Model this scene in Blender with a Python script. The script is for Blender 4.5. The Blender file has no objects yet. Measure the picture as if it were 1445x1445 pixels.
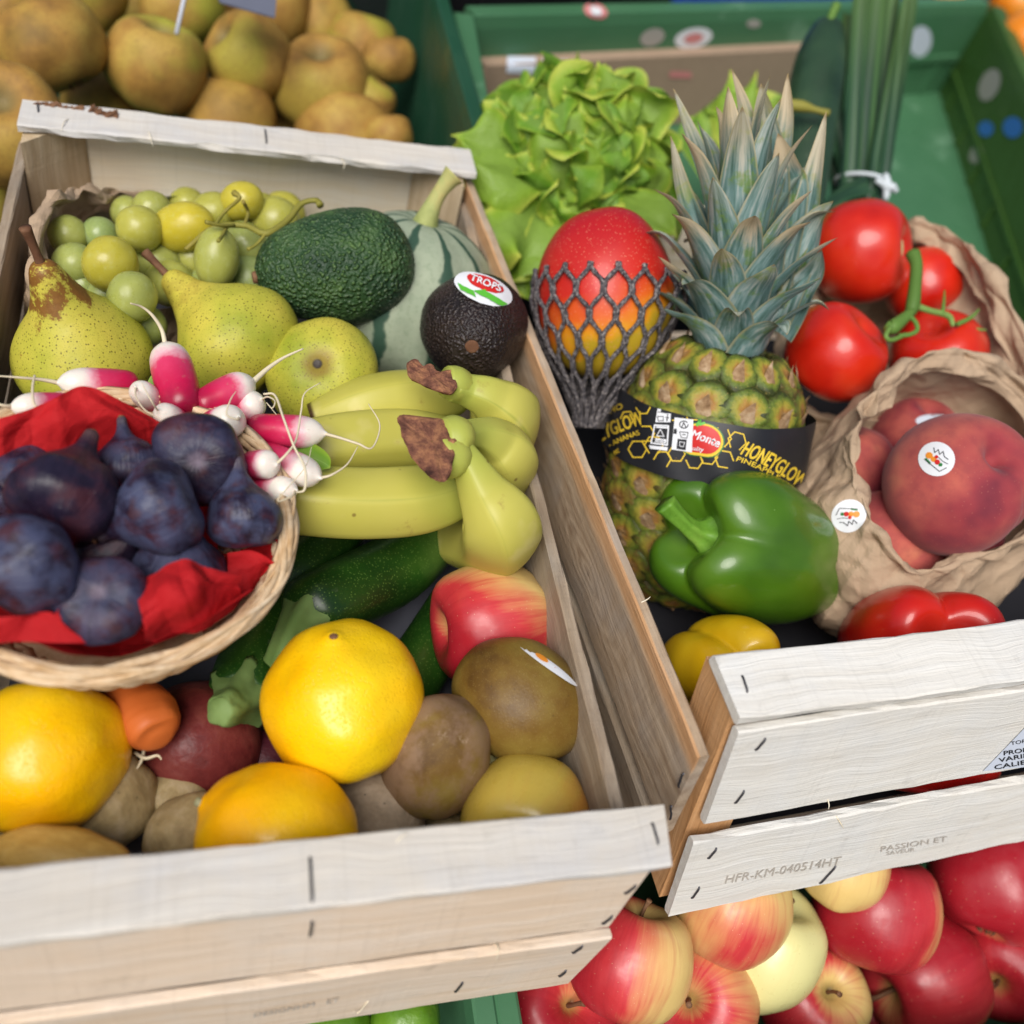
import bpy, math, random
import numpy as np
from mathutils import Vector, Matrix
from mathutils.bvhtree import BVHTree

random.seed(7)
scene = bpy.context.scene
COL = scene.collection
WHITE_LOCAL = (0.0, 0.0, 0.0)

# ------------------------------------------------------------------ camera, light, exposure
CAM_POS = np.array([-0.16630758, -0.09495576, 0.34816725])
CAM_R = np.array([[0.95703721, -0.00197961, 0.28995838],
                  [-0.18057409, -0.78647617, 0.59063376],
                  [0.22687613, -0.61761745, -0.75304442]])   # columns: right, down, forward
FOC = 1335.44            # focal length in pixels of a 1445 px wide frame
RIGHT, UP, BACK = CAM_R[:, 0], -CAM_R[:, 1], -CAM_R[:, 2]
cam_data = bpy.data.cameras.new('camera')
cam = bpy.data.objects.new('camera', cam_data)
COL.objects.link(cam)
cam_data.sensor_width = 36.0
cam_data.sensor_fit = 'HORIZONTAL'
cam_data.lens = FOC / 1445.0 * 36.0
cam_data.clip_start = 0.02
cam_data.clip_end = 50.0
cam.matrix_world = Matrix([[RIGHT[i], UP[i], BACK[i], CAM_POS[i]] for i in range(3)] + [[0, 0, 0, 1]])
cam_data.dof.use_dof = True
cam_data.dof.focus_distance = 0.48
cam_data.dof.aperture_fstop = 4.4
scene.camera = cam

SUN_FROM = np.array([-0.34, -0.46, 0.82])
SUN_FROM = SUN_FROM / np.linalg.norm(SUN_FROM)
world = bpy.data.worlds.new('World')
scene.world = world
world.use_nodes = True
wn = world.node_tree.nodes
sky = wn.new('ShaderNodeTexSky')
sky.sky_type = 'NISHITA'
sky.sun_disc = False
sky.sun_elevation = math.asin(SUN_FROM[2])
sky.sun_rotation = math.atan2(SUN_FROM[0], SUN_FROM[1])
sky.air_density = 1.0
sky.dust_density = 4.0
sky.ozone_density = 1.0
wn['Background'].inputs['Strength'].default_value = 0.05
world.node_tree.links.new(sky.outputs[0], wn['Background'].inputs['Color'])
sun_data = bpy.data.lights.new('sun', 'SUN')
sun_data.energy = 2.1
sun_data.angle = math.radians(40)
sun_data.color = (1.0, 0.975, 0.94)
sun = bpy.data.objects.new('sun', sun_data)
COL.objects.link(sun)
sun.rotation_euler = Vector(SUN_FROM.tolist()).to_track_quat('Z', 'Y').to_euler()
sun.location = (-1, -1, 3)
scene.view_settings.view_transform = 'Standard'
scene.view_settings.look = 'None'
scene.view_settings.exposure = 0.58
scene.view_settings.gamma = 1.0
scene.view_settings.use_curve_mapping = False
scene.cycles.max_bounces = 8
scene.cycles.diffuse_bounces = 2

# ------------------------------------------------------------------ measuring helpers
def ray(px, py):
    return CAM_R @ np.array([(px - 722.5) / FOC, (py - 722.5) / FOC, 1.0])

def onz(px, py, z):
    d = ray(px, py)
    return CAM_POS + d * ((z - CAM_POS[2]) / d[2])

def ond(px, py, t):
    return CAM_POS + ray(px, py) * t

def dep(P):
    return float((np.asarray(P) - CAM_POS) @ CAM_R[:, 2])

def at(px, py, z=None, d=None):
    return onz(px, py, z) if d is None else ond(px, py, d)

def vdir(dx, dy, t=0.0):
    v = RIGHT * dx + UP * dy + BACK * t
    return v / np.linalg.norm(v)

def unit(v):
    v = np.asarray(v, float)
    return v / (np.linalg.norm(v) + 1e-12)

def frame(za, spin=0.0, ref=None):
    """columns x,y,z: local z along za, local x towards the viewer's side, turned by spin degrees"""
    z = unit(za)
    r = BACK if ref is None else np.asarray(ref, float)
    x = r - z * (r @ z)
    if np.linalg.norm(x) < 0.15:
        x = UP - z * (UP @ z)
    x = unit(x)
    y = np.cross(z, x)
    a = math.radians(spin)
    x2 = x * math.cos(a) + y * math.sin(a)
    return np.stack([x2, np.cross(z, x2), z], 1)

def mat4(R, P, s=(1, 1, 1)):
    M = np.eye(4)
    M[:3, :3] = R * np.asarray(s, float)[None, :]
    M[:3, 3] = P
    return M

# ------------------------------------------------------------------ numeric noise
_g = np.random.default_rng(3)
_PERM = np.concatenate([_g.permutation(256)] * 3)
_GRAD = _g.normal(size=(256, 3))
_GRAD /= np.linalg.norm(_GRAD, axis=1)[:, None]

def pn(P, seed=0):
    P = np.asarray(P, float) + seed * 17.31
    i = np.floor(P).astype(int)
    f = P - i
    u = f * f * f * (f * (f * 6 - 15) + 10)
    i &= 255
    out = 0
    for dx in (0, 1):
        for dy in (0, 1):
            for dz in (0, 1):
                h = _PERM[_PERM[_PERM[(i[:, 0] + dx) & 255] + ((i[:, 1] + dy) & 255)] + ((i[:, 2] + dz) & 255)]
                g = _GRAD[h]
                w = (u[:, 0] if dx else 1 - u[:, 0]) * (u[:, 1] if dy else 1 - u[:, 1]) * (u[:, 2] if dz else 1 - u[:, 2])
                out = out + w * ((g * (f - np.array([dx, dy, dz]))).sum(1))
    return out * 1.4

def fbm(P, octs=3, seed=0):
    P = np.asarray(P, float)
    return sum(pn(P * 2 ** k, seed + k) * 0.5 ** k for k in range(octs))

def sstep(a, b, x):
    t = np.clip((np.asarray(x, float) - a) / (b - a), 0, 1)
    return t * t * (3 - 2 * t)

# ------------------------------------------------------------------ mesh helpers
WM = {}          # world matrix of each object

def mesh(name, V, F, mat=None, smooth=True, attrs=None):
    me = bpy.data.meshes.new(name)
    me.from_pydata(np.asarray(V, float).tolist(), [], F)
    if smooth:
        me.polygons.foreach_set('use_smooth', [True] * len(me.polygons))
    if attrs:
        for k, a in attrs.items():
            at_ = me.attributes.new(k, 'FLOAT', 'POINT')
            at_.data.foreach_set('value', np.asarray(a, np.float32))
    if mat is not None:
        me.materials.append(mat)
    me.update()
    return me

def ob(name, me, M=None, parent=None, label=None, cat=None, group=None, kind=None):
    o = bpy.data.objects.new(name, me)
    COL.objects.link(o)
    M = np.eye(4) if M is None else np.asarray(M, float)
    WM[o.name] = M
    if parent is not None:
        o.parent = parent
        B = np.linalg.inv(WM[parent.name]) @ M
    else:
        B = M
    o.matrix_basis = Matrix(B.tolist())
    if label: o['label'] = label
    if cat: o['category'] = cat
    if group: o['group'] = group
    if kind: o['kind'] = kind
    return o

def child(name, me, parent):
    return ob(name, me, WM[parent.name], parent)

def empty(name, P, label=None, cat=None, group=None, R=None):
    o = ob(name, None, mat4(np.eye(3) if R is None else R, P), None, label, cat, group)
    o.empty_display_size = 0.02
    return o

def world_verts(o):
    n = len(o.data.vertices)
    a = np.empty(n * 3)
    o.data.vertices.foreach_get('co', a)
    a = a.reshape(-1, 3)
    M = WM[o.name]
    return a @ M[:3, :3].T + M[:3, 3]

def bvh(o):
    return BVHTree.FromPolygons(world_verts(o).tolist(), [tuple(p.vertices) for p in o.data.polygons])

def cat_rom(P, n, closed=False):
    P = np.asarray(P, float)
    m = len(P)
    t = np.linspace(0, m if closed else m - 1, n, endpoint=not closed)
    i = np.floor(t).astype(int)
    if not closed:
        i = np.clip(i, 0, m - 2)
    f = (t - i)[:, None]
    if closed:
        a, b, c, d = P[(i - 1) % m], P[i % m], P[(i + 1) % m], P[(i + 2) % m]
    else:
        Q = np.vstack([2 * P[0] - P[1], P, 2 * P[-1] - P[-2]])
        a, b, c, d = Q[i], Q[i + 1], Q[i + 2], Q[i + 3]
    return 0.5 * (2 * b + (c - a) * f + (2 * a - 5 * b + 4 * c - d) * f ** 2 + (3 * b - a - 3 * c + d) * f ** 3)

def lathe(ctrl, nv=34, nu=44):
    c = np.array(ctrl, float)
    q = np.vstack([[-c[1, 0], c[1, 1]], c, [-c[-2, 0], c[-2, 1]]])
    m = len(c)
    t = np.linspace(0, m - 1, nv)
    i = np.clip(np.floor(t).astype(int), 0, m - 2)
    f = (t - i)[:, None]
    a, b, cc, d = q[i], q[i + 1], q[i + 2], q[i + 3]
    pr = 0.5 * (2 * b + (cc - a) * f + (2 * a - 5 * b + 4 * cc - d) * f ** 2 + (3 * b - a - 3 * cc + d) * f ** 3)
    pr[:, 0] = np.maximum(pr[:, 0], 0)
    ang = np.linspace(0, 2 * math.pi, nu, endpoint=False)
    V = [[0, 0, pr[0, 1]]]
    PH = [0.0]
    for r, z in pr[1:-1]:
        V += np.stack([r * np.cos(ang), r * np.sin(ang), np.full(nu, z)], 1).tolist()
        PH += ang.tolist()
    V.append([0, 0, pr[-1, 1]])
    PH.append(0.0)
    F = []
    nr = nv - 2
    for j in range(nu):
        k = (j + 1) % nu
        F.append((0, 1 + j, 1 + k))
        for r in range(nr - 1):
            p, q2 = 1 + r * nu, 1 + (r + 1) * nu
            F.append((p + j, q2 + j, q2 + k, p + k))
        p = 1 + (nr - 1) * nu
        F.append((p + j, len(V) - 1, p + k))
    return np.array(V), F, np.array(PH)

def tube(pts, rad, nseg=8, n=None, prof=None, cap=True, closed=False, twist=0.0):
    """sweep; returns V, F, s (0..1 along), a (angle)"""
    P = np.asarray(pts, float)
    n = n or len(P)
    if n != len(P) or closed:
        P2 = cat_rom(P, n, closed)
        rr = np.atleast_1d(np.asarray(rad, float))
        if len(rr) > 1:
            rr = cat_rom(rr[:, None], n, closed)[:, 0]
        else:
            rr = np.full(n, rr[0])
        P = P2
    else:
        rr = np.asarray(rad, float) * np.ones(n)
    if closed:
        T = np.roll(P, -1, 0) - np.roll(P, 1, 0)
    else:
        T = np.gradient(P, axis=0)
    T /= np.linalg.norm(T, axis=1)[:, None] + 1e-12
    nrm = np.cross(T[0], [0.3, 0.2, 0.93])
    if np.linalg.norm(nrm) < 0.1:
        nrm = np.cross(T[0], [1, 0, 0])
    nrm = unit(nrm)
    ang = np.linspace(0, 2 * math.pi, nseg, endpoint=False)
    V, S, A = [], [], []
    for i in range(n):
        nrm = unit(nrm - T[i] * (nrm @ T[i]))
        b = np.cross(T[i], nrm)
        an = ang + twist * i / max(1, n - 1)
        r = rr[i] * (prof(ang, i / max(1, n - 1)) if prof else 1.0)
        V.append(P[i] + (np.cos(an) * r)[:, None] * nrm + (np.sin(an) * r)[:, None] * b)
        S += [i / max(1, n - 1)] * nseg
        A += ang.tolist()
    V = np.vstack(V)
    F = []
    for i in range(n if closed else n - 1):
        p, q = i * nseg, ((i + 1) % n) * nseg
        for j in range(nseg):
            k = (j + 1) % nseg
            F.append((p + j, p + k, q + k, q + j))
    if cap and not closed:
        V = np.vstack([V, P[0], P[-1]])
        S += [0.0, 1.0]
        A += [0.0, 0.0]
        c0, c1 = len(V) - 2, len(V) - 1
        e = (n - 1) * nseg
        for j in range(nseg):
            k = (j + 1) % nseg
            F.append((c0, k, j))
            F.append((c1, e + j, e + k))
    return V, F, np.array(S), np.array(A)

def grid_faces(nv, nu, closed=False):
    F = []
    for i in range(nv - 1):
        for j in range(nu if closed else nu - 1):
            k = (j + 1) % nu
            F.append((i * nu + j, i * nu + k, (i + 1) * nu + k, (i + 1) * nu + j))
    return F

def grid_normals(G, closed=False):
    du = (np.roll(G, -1, 1) - np.roll(G, 1, 1)) if closed else np.gradient(G, axis=1)
    dv = np.gradient(G, axis=0)
    n = np.cross(du, dv)
    return n / (np.linalg.norm(n, axis=2)[:, :, None] + 1e-12)

def loft(loops, nu, nv, closed=True):
    R = np.array([cat_rom(l, nu, closed) for l in loops])
    return np.stack([cat_rom(R[:, j], nv) for j in range(nu)], 1)      # nv,nu,3

def crumple(UV, n, size, amp, seed, wid=0.25):
    g = np.random.default_rng(seed)
    lo, hi = UV.min(0), UV.max(0)
    h = np.zeros(len(UV))
    for k in range(n):
        c = lo + (hi - lo) * g.random(2)
        th = g.random() * math.pi
        R = size * (0.4 + g.random())
        d = (UV - c) @ np.array([math.cos(th), math.sin(th)])
        al = (UV - c) @ np.array([-math.sin(th), math.cos(th)])
        win = np.clip(1 - np.abs(al) / R, 0, 1)
        h += amp * g.choice([-1, 1]) * (0.4 + g.random()) * win * np.clip(1 - np.abs(d) / (R * wid), 0, 1)
    return h

def folds(UV, amp, lam, seed, n=4):
    """sharp straight creases: warped triangle waves in a few directions"""
    g = np.random.default_rng(seed)
    h = np.zeros(len(UV))
    P3 = np.c_[UV / lam, np.zeros(len(UV))]
    for k in range(n):
        th = g.random() * math.pi
        l = lam * (0.5 + 1.1 * g.random())
        ph = (UV @ np.array([math.cos(th), math.sin(th)])) / l + g.random() + 0.9 * pn(P3 * .45, seed + 3 * k)
        tri = np.abs(np.mod(ph, 1.0) * 2 - 1) * 2 - 1
        h += amp * (l / lam) * tri * (0.35 + 0.65 * np.clip(pn(P3 * .35, seed + 7 * k + 1) + .5, 0, 1))
    return h

def join(parts):
    V, F, o = [], [], 0
    for v, f in parts:
        V.append(np.asarray(v))
        F += [tuple(i + o for i in q) for q in f]
        o += len(v)
    return np.vstack(V), F

# ------------------------------------------------------------------ material helpers
class NB:
    def __init__(s, name, rough=0.5, spec=0.5):
        s.mat = bpy.data.materials.new(name)
        s.mat.use_nodes = True
        s.nt = s.mat.node_tree
        s.b = s.nt.nodes['Principled BSDF']
        s.set('Roughness', rough)
        s.set('Specular IOR Level', spec)
        s._rnd = None
    def put(s, sock, v):
        if isinstance(v, bpy.types.NodeSocket):
            s.nt.links.new(v, sock)
        else:
            if isinstance(v, (tuple, list)) and sock.type == 'RGBA' and len(v) == 3:
                v = (*v, 1.0)
            sock.default_value = v
    def set(s, k, v):
        s.put(s.b.inputs[k], v)
    def n(s, t, **kw):
        nd = s.nt.nodes.new(t)
        for k, v in kw.items():
            setattr(nd, k, v)
        return nd
    def rnd(s):
        if s._rnd is None:
            s._rnd = s.n('ShaderNodeObjectInfo').outputs['Random']
        return s._rnd
    def obj(s, offset=True, scale=None):
        v = s.n('ShaderNodeTexCoord').outputs['Object']
        if offset:
            nd = s.n('ShaderNodeVectorMath', operation='ADD')
            s.put(nd.inputs[0], v)
            sc = s.m('MULTIPLY', s.rnd(), 37.0)
            cb = s.n('ShaderNodeCombineXYZ')
            for i in range(3):
                s.put(cb.inputs[i], sc)
            s.put(nd.inputs[1], cb.outputs[0])
            v = nd.outputs[0]
        if scale is not None:
            nd = s.n('ShaderNodeVectorMath', operation='MULTIPLY')
            s.put(nd.inputs[0], v)
            nd.inputs[1].default_value = scale
            v = nd.outputs[0]
        return v
    def sep(s, v):
        nd = s.n('ShaderNodeSeparateXYZ')
        s.put(nd.inputs[0], v)
        return nd.outputs
    def comb(s, x, y, z):
        nd = s.n('ShaderNodeCombineXYZ')
        for i, v in enumerate((x, y, z)):
            s.put(nd.inputs[i], v)
        return nd.outputs[0]
    def noise(s, vec, scale, detail=3.0, rough=0.5, dist=0.0):
        nd = s.n('ShaderNodeTexNoise')
        s.put(nd.inputs['Vector'], vec)
        nd.inputs['Scale'].default_value = scale
        nd.inputs['Detail'].default_value = detail
        nd.inputs['Roughness'].default_value = rough
        nd.inputs['Distortion'].default_value = dist
        return nd.outputs['Fac']
    def vor(s, vec, scale, feature='F1', out='Distance', rand=1.0):
        nd = s.n('ShaderNodeTexVoronoi', feature=feature)
        s.put(nd.inputs['Vector'], vec)
        nd.inputs['Scale'].default_value = scale
        nd.inputs['Randomness'].default_value = rand
        return nd.outputs[out]
    def ramp(s, fac, stops, interp='LINEAR'):
        nd = s.n('ShaderNodeValToRGB')
        cr = nd.color_ramp
        cr.interpolation = interp
        while len(cr.elements) < len(stops):
            cr.elements.new(0.5)
        for e, (p, c) in zip(cr.elements, stops):
            e.position = p
            if not isinstance(c, (tuple, list)):
                c = (c, c, c)
            e.color = (*c, 1.0)
        s.put(nd.inputs[0], fac)
        return nd.outputs[0]
    def mix(s, fac, a, b, blend='MIX'):
        nd = s.n('ShaderNodeMix', data_type='RGBA', blend_type=blend)
        s.put(nd.inputs[0], fac)
        s.put(nd.inputs[6], a)
        s.put(nd.inputs[7], b)
        return nd.outputs[2]
    def m(s, op, a, b=0.0, c=0.0, clamp=False):
        nd = s.n('ShaderNodeMath', operation=op, use_clamp=clamp)
        for i, v in enumerate((a, b, c)):
            s.put(nd.inputs[i], v)
        return nd.outputs[0]
    def rng(s, v, a, b, c=0.0, d=1.0):
        nd = s.n('ShaderNodeMapRange', interpolation_type='SMOOTHSTEP')
        for i, x in enumerate((v, a, b, c, d)):
            s.put(nd.inputs[i], x)
        return nd.outputs[0]
    def attr(s, name, typ='GEOMETRY'):
        nd = s.n('ShaderNodeAttribute', attribute_name=name, attribute_type=typ)
        return nd.outputs['Fac']
    def ang(s):
        x, y, z = s.sep(s.n('ShaderNodeTexCoord').outputs['Object'])
        return s.m('ARCTAN2', y, x), z
    def bump(s, h, strength=0.3, dist=0.001, prev=None):
        nd = s.n('ShaderNodeBump')
        nd.inputs['Strength'].default_value = strength
        nd.inputs['Distance'].default_value = dist
        s.put(nd.inputs['Height'], h)
        if prev is not None:
            s.put(nd.inputs['Normal'], prev)
        s.put(s.b.inputs['Normal'], nd.outputs[0])
        return nd.outputs[0]
    def color(s, c):
        s.set('Base Color', c)
        return s
    def sss(s, w, radius, scale=0.01):
        s.set('Subsurface Weight', w)
        s.set('Subsurface Radius', radius)
        s.set('Subsurface Scale', scale)

def hx(h):
    h = h.lstrip('#')
    c = [int(h[i:i + 2], 16) / 255 for i in (0, 2, 4)]
    return tuple(x / 12.92 if x <= 0.04045 else ((x + 0.055) / 1.055) ** 2.4 for x in c)
# ------------------------------------------------------------------ materials
MATS = {}

def plain(name, col, rough=0.5, spec=0.4, metal=0.0):
    if name not in MATS:
        b = NB(name, rough, spec)
        v = b.obj()
        b.color(b.mix(b.noise(v, 90, 3), tuple(x * 0.88 for x in col), tuple(min(1, x * 1.08) for x in col)))
        b.set('Metallic', metal)
        MATS[name] = b.mat
    return MATS[name]

def flatm(name, col, rough=0.55):
    if name not in MATS:
        b = NB(name, rough, 0.4)
        b.color(col)
        MATS[name] = b.mat
    return MATS[name]

def m_wood(name, pale, dark, grey, weather=0.5, orange=None, knot=None, rough=0.75, wear=1.0):
    b = NB(name, rough, 0.25)
    raw = b.obj(False)
    v = b.obj(True)
    x, y, z = b.sep(v)
    warp = b.noise(v, 14, 2)
    yy = b.m('ADD', y, b.m('MULTIPLY', warp, 0.02))
    g1 = b.noise(b.comb(b.m('MULTIPLY', x, 7), b.m('MULTIPLY', yy, 170), b.m('MULTIPLY', z, 170)), 1.0, 4, 0.6)
    g2 = b.noise(b.comb(b.m('MULTIPLY', x, 22), b.m('MULTIPLY', yy, 900), b.m('MULTIPLY', z, 900)), 1.0, 3, 0.65)
    blotch = b.noise(v, 22, 4, 0.6)
    if knot is not None:
        kx, ky = knot
        rx, ry, rz = b.sep(raw)
        dx = b.m('MULTIPLY', b.m('SUBTRACT', rx, kx), 0.30)
        dy = b.m('SUBTRACT', ry, ky)
        dd = b.m('SQRT', b.m('ADD', b.m('MULTIPLY', dx, dx), b.m('MULTIPLY', dy, dy)))
        dd = b.m('ADD', dd, b.m('MULTIPLY', b.noise(raw, 30, 2), 0.006))
        rings = b.m('SINE', b.m('MULTIPLY', dd, 1500.0))
        fade = b.rng(dd, 0.002, 0.022, 1.0, 0.25)
        g1 = b.m('ADD', g1, b.m('MULTIPLY', b.m('MULTIPLY', rings, fade), 0.14))
    c = b.ramp(g1, [(0.25, dark), (0.5, tuple((p + q) / 2 for p, q in zip(pale, dark))), (0.72, pale)])
    c = b.mix(b.m('MULTIPLY', b.rng(blotch, 0.42, 0.7), weather), c, grey)
    c = b.mix(b.rng(g2, 0.30, 0.7, 0.16, 0.0), c, tuple(q * 0.55 for q in dark))
    stain = b.noise(v, 45, 5, 0.7)
    c = b.mix(b.rng(stain, 0.60, 0.78, 0.0, 0.40 * wear), c, tuple(q * 0.5 for q in dark))
    big = b.noise(v, 9, 4, 0.65)
    c = b.mix(b.rng(big, 0.50, 0.74, 0.0, 0.25 * wear), c, tuple(q * 0.8 for q in grey))
    fl = b.noise(b.comb(b.m('MULTIPLY', x, 30), b.m('MULTIPLY', y, 420), b.m('MULTIPLY', z, 420)), 1.0, 2, 0.5)
    c = b.mix(b.rng(fl, 0.70, 0.78, 0.0, 0.45 * wear), c, tuple(q * 0.45 for q in dark))
    saw = b.noise(b.comb(b.m('MULTIPLY', x, 420), b.m('MULTIPLY', y, 12), z), 1.0, 2, 0.5)
    c = b.mix(b.rng(saw, 0.55, 0.75, 0.0, 0.12), c, tuple(q * 0.6 for q in dark))
    if orange is not None:  # warm reflected light painted into the colour as a band below the top edge
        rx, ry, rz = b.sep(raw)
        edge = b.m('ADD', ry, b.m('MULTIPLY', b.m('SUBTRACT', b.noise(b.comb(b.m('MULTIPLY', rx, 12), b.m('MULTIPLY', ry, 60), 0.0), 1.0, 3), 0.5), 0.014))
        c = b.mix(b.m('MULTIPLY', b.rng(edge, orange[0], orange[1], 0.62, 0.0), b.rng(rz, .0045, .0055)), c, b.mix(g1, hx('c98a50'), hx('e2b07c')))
    if knot is not None:
        c = b.mix(b.rng(dd, 0.0022, 0.0036, 0.92, 0.0), c, hx('4a3a30'))
    b.color(c)
    h = b.m('ADD', b.m('ADD', b.m('MULTIPLY', g2, 0.9), b.m('MULTIPLY', g1, 0.8)), b.m('MULTIPLY', saw, 0.35))
    b.bump(h, 0.5, 0.0011)
    MATS[name] = b.mat
    return b.mat

WOOD_TOP = m_wood('weathered poplar', hx('e4dfd5'), hx('cdc4b6'), hx('cdced0'), 0.55)
WOOD_FACE = m_wood('poplar face', hx('f2e0cc'), hx('e2c8aa'), hx('e8dccd'), 0.5)
WOOD_CREAM = m_wood('cream veneer', hx('f8eed8'), hx('efdfbd'), hx('f2efe2'), 0.6, wear=.3)
WOOD_SIDE = m_wood('aged side plank', hx('b9a892'), hx('8a7660'), hx('9d958a'), 0.6)
WOOD_KNOT = m_wood('knotty side plank', hx('cbb59a'), hx('957c62'), hx('aca196'), 0.55, orange=(0.006, 0.016), knot=(0.122, 0.036))  # orange band is painted warm light; the knot is the wood's own
WOOD_ORANGE = m_wood('orange post', hx('dcae7e'), hx('bd8a58'), hx('cfa67c'), 0.3)
WOOD_WHITE = m_wood('whitish plank', hx('efede6'), hx('ded9ce'), hx('e4e5e3'), 0.6)
WOOD_POST = m_wood('tan post', hx('d9c6a6'), hx('b49a75'), hx('c9b89d'), 0.4)
STEEL = plain('dull steel wire', hx('55555a'), 0.4, 0.5, 0.7)

def m_apple(name, yel, red, deep, rough=0.28, dots=hx('e8c9a0'), sd=0.14):
    b = NB(name, rough, 0.5)
    a, z = b.ang()
    raw = b.obj(False)
    v = b.obj(True)
    x, y, zz = b.sep(raw)
    streak = b.noise(b.comb(b.m('MULTIPLY', b.m('ADD', a, b.rnd()), 9), b.m('MULTIPLY', z, 1.6), b.m('MULTIPLY', b.rnd(), 20)), 1.0, 4, 0.6)
    big = b.noise(v, 1.6, 2)
    bl = b.attr('blush', 'OBJECT')
    f = b.m('ADD', b.m('MULTIPLY', y, -0.9), b.m('ADD', b.m('MULTIPLY', big, 0.5), b.m('MULTIPLY', streak, 0.26)))
    f = b.m('ADD', b.m('ADD', f, b.m('MULTIPLY', z, b.attr('zbias', 'OBJECT'))), b.m('SUBTRACT', bl, 0.87))
    top = b.rng(z, 0.28, 0.42)
    rr = b.m('SQRT', b.m('ADD', b.m('MULTIPLY', x, x), b.m('MULTIPLY', y, y)))
    cav = b.rng(rr, 0.05, 0.27, 1.0, 0.0)
    cav = b.m('MULTIPLY', cav, b.rng(b.m('ABSOLUTE', z), 0.2, 0.3))
    f = b.m('SUBTRACT', f, b.m('MULTIPLY', cav, 0.35))
    c = b.ramp(f, [(0.18, yel), (0.34, tuple(0.55 * p + 0.45 * q for p, q in zip(yel, red))), (0.52, red), (0.85, deep)])
    c = b.mix(b.rng(streak, 0.5, 0.68, 0.0, sd), c, deep)
    d = b.vor(v, 26)
    c = b.mix(b.rng(d, 0.05, 0.10, 0.6, 0.0), c, dots)
    c = b.mix(b.rng(b.m('ADD', rr, b.m('MULTIPLY', streak, 0.05)), 0.05, 0.13, 0.7, 0.0), c, hx('8a7a3a'))
    b.color(c)
    b.set('Roughness', b.rng(b.noise(v, 9, 3), 0.3, 0.7, rough - 0.05, rough + 0.16))
    b.set('Coat Weight', 0.15)
    b.set('Coat Roughness', 0.25)
    b.bump(b.noise(v, 6, 3), 0.15, 0.002)
    MATS[name] = b.mat
    return b.mat

APPLE = m_apple('red apple skin', hx('e3c27a'), hx('cb3a3e'), hx('a41e2a'), 0.36)
APPLE_Y = m_apple('yellow apple skin', hx('dfd896'), hx('d9b45c'), hx('cc8a4a'), 0.3, hx('a98f50'), 0.04)

APPLE_G = m_apple('golden apple skin', hx('ccb04a'), hx('d0913a'), hx('c0662c'), 0.28, hx('6a5224'), 0.05)

def m_russet():
    b = NB('russet apple skin', 0.62, 0.3)
    v = b.obj(True)
    raw = b.obj(False)
    x, y, z = b.sep(raw)
    n1 = b.noise(v, 2.2, 3, 0.6)
    n2 = b.noise(v, 30, 3, 0.7)
    gr = b.attr('blush', 'OBJECT')
    c = b.ramp(n1, [(0.3, hx('7e5c2e')), (0.5, hx('a67e3c')), (0.7, hx('b8984a'))])
    c = b.mix(b.m('MULTIPLY', b.rng(b.noise(v, 1.4, 2), 0.4, 0.65), gr), c, hx('a5a63c'))
    c = b.mix(b.rng(n2, 0.45, 0.75, 0.0, 0.45), c, hx('7d5c33'))
    rr = b.m('SQRT', b.m('ADD', b.m('MULTIPLY', x, x), b.m('MULTIPLY', y, y)))
    c = b.mix(b.rng(rr, 0.04, 0.2, 0.75, 0.0), c, hx('6f6a48'))
    b.color(c)
    b.bump(n2, 0.2, 0.001)
    return b.mat
RUSSET = m_russet()

def m_pear():
    b = NB('pear skin', 0.5, 0.35)
    v = b.obj(True)
    raw = b.obj(False)
    x, y, z = b.sep(raw)
    n1 = b.noise(v, 2.0, 3)
    c = b.ramp(n1, [(0.3, hx('98a030')), (0.5, hx('bcb743')), (0.72, hx('d0c04c'))])
    c = b.mix(b.rng(b.m('ADD', z, b.m('MULTIPLY', n1, 0.4)), 0.4, 0.75, 0.0, 0.5), c, hx('d8c552'))
    d = b.vor(v, 34)
    c = b.mix(b.rng(d, 0.14, 0.30, 0.8, 0.0), c, hx('665c22'))
    d2 = b.vor(v, 75)
    c = b.mix(b.rng(d2, 0.12, 0.30, 0.55, 0.0), c, hx('78702c'))
    ru = b.attr('russet', 'OBJECT')
    n3 = b.noise(v, 5, 5, 0.7)
    rr = b.m('SQRT', b.m('ADD', b.m('MULTIPLY', x, x), b.m('MULTIPLY', y, y)))
    neck = b.rng(b.m('ADD', z, b.m('MULTIPLY', n3, 0.75)), 0.78, 0.86)
    spot = b.rng(n3, 0.66, 0.72)
    patch = b.m('MAXIMUM', b.m('MULTIPLY', neck, b.rng(n3, 0.42, 0.52)), spot)
    c = b.mix(b.m('MULTIPLY', patch, ru), c, b.mix(b.noise(v, 40, 2), hx('6b3f18'), hx('946a2c')))
    cal = b.m('MULTIPLY', b.rng(b.m('ADD', rr, b.m('MULTIPLY', n3, 0.2)), 0.16, 0.30, 0.75, 0.0), b.rng(z, -0.3, -0.2, 1.0, 0.0))
    c = b.mix(cal, c, hx('8c7033'))
    c = b.mix(b.m('MULTIPLY', b.rng(rr, 0.03, 0.055, 1.0, 0.0), b.rng(z, -0.3, -0.2, 1.0, 0.0)), c, hx('2c2118'))
    b.color(c)
    b.bump(b.noise(v, 5, 4, 0.6), 0.25, 0.003)
    b.set('Roughness', b.rng(n3, 0.3, 0.7, 0.42, 0.6))
    return b.mat
PEAR = m_pear()

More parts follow.
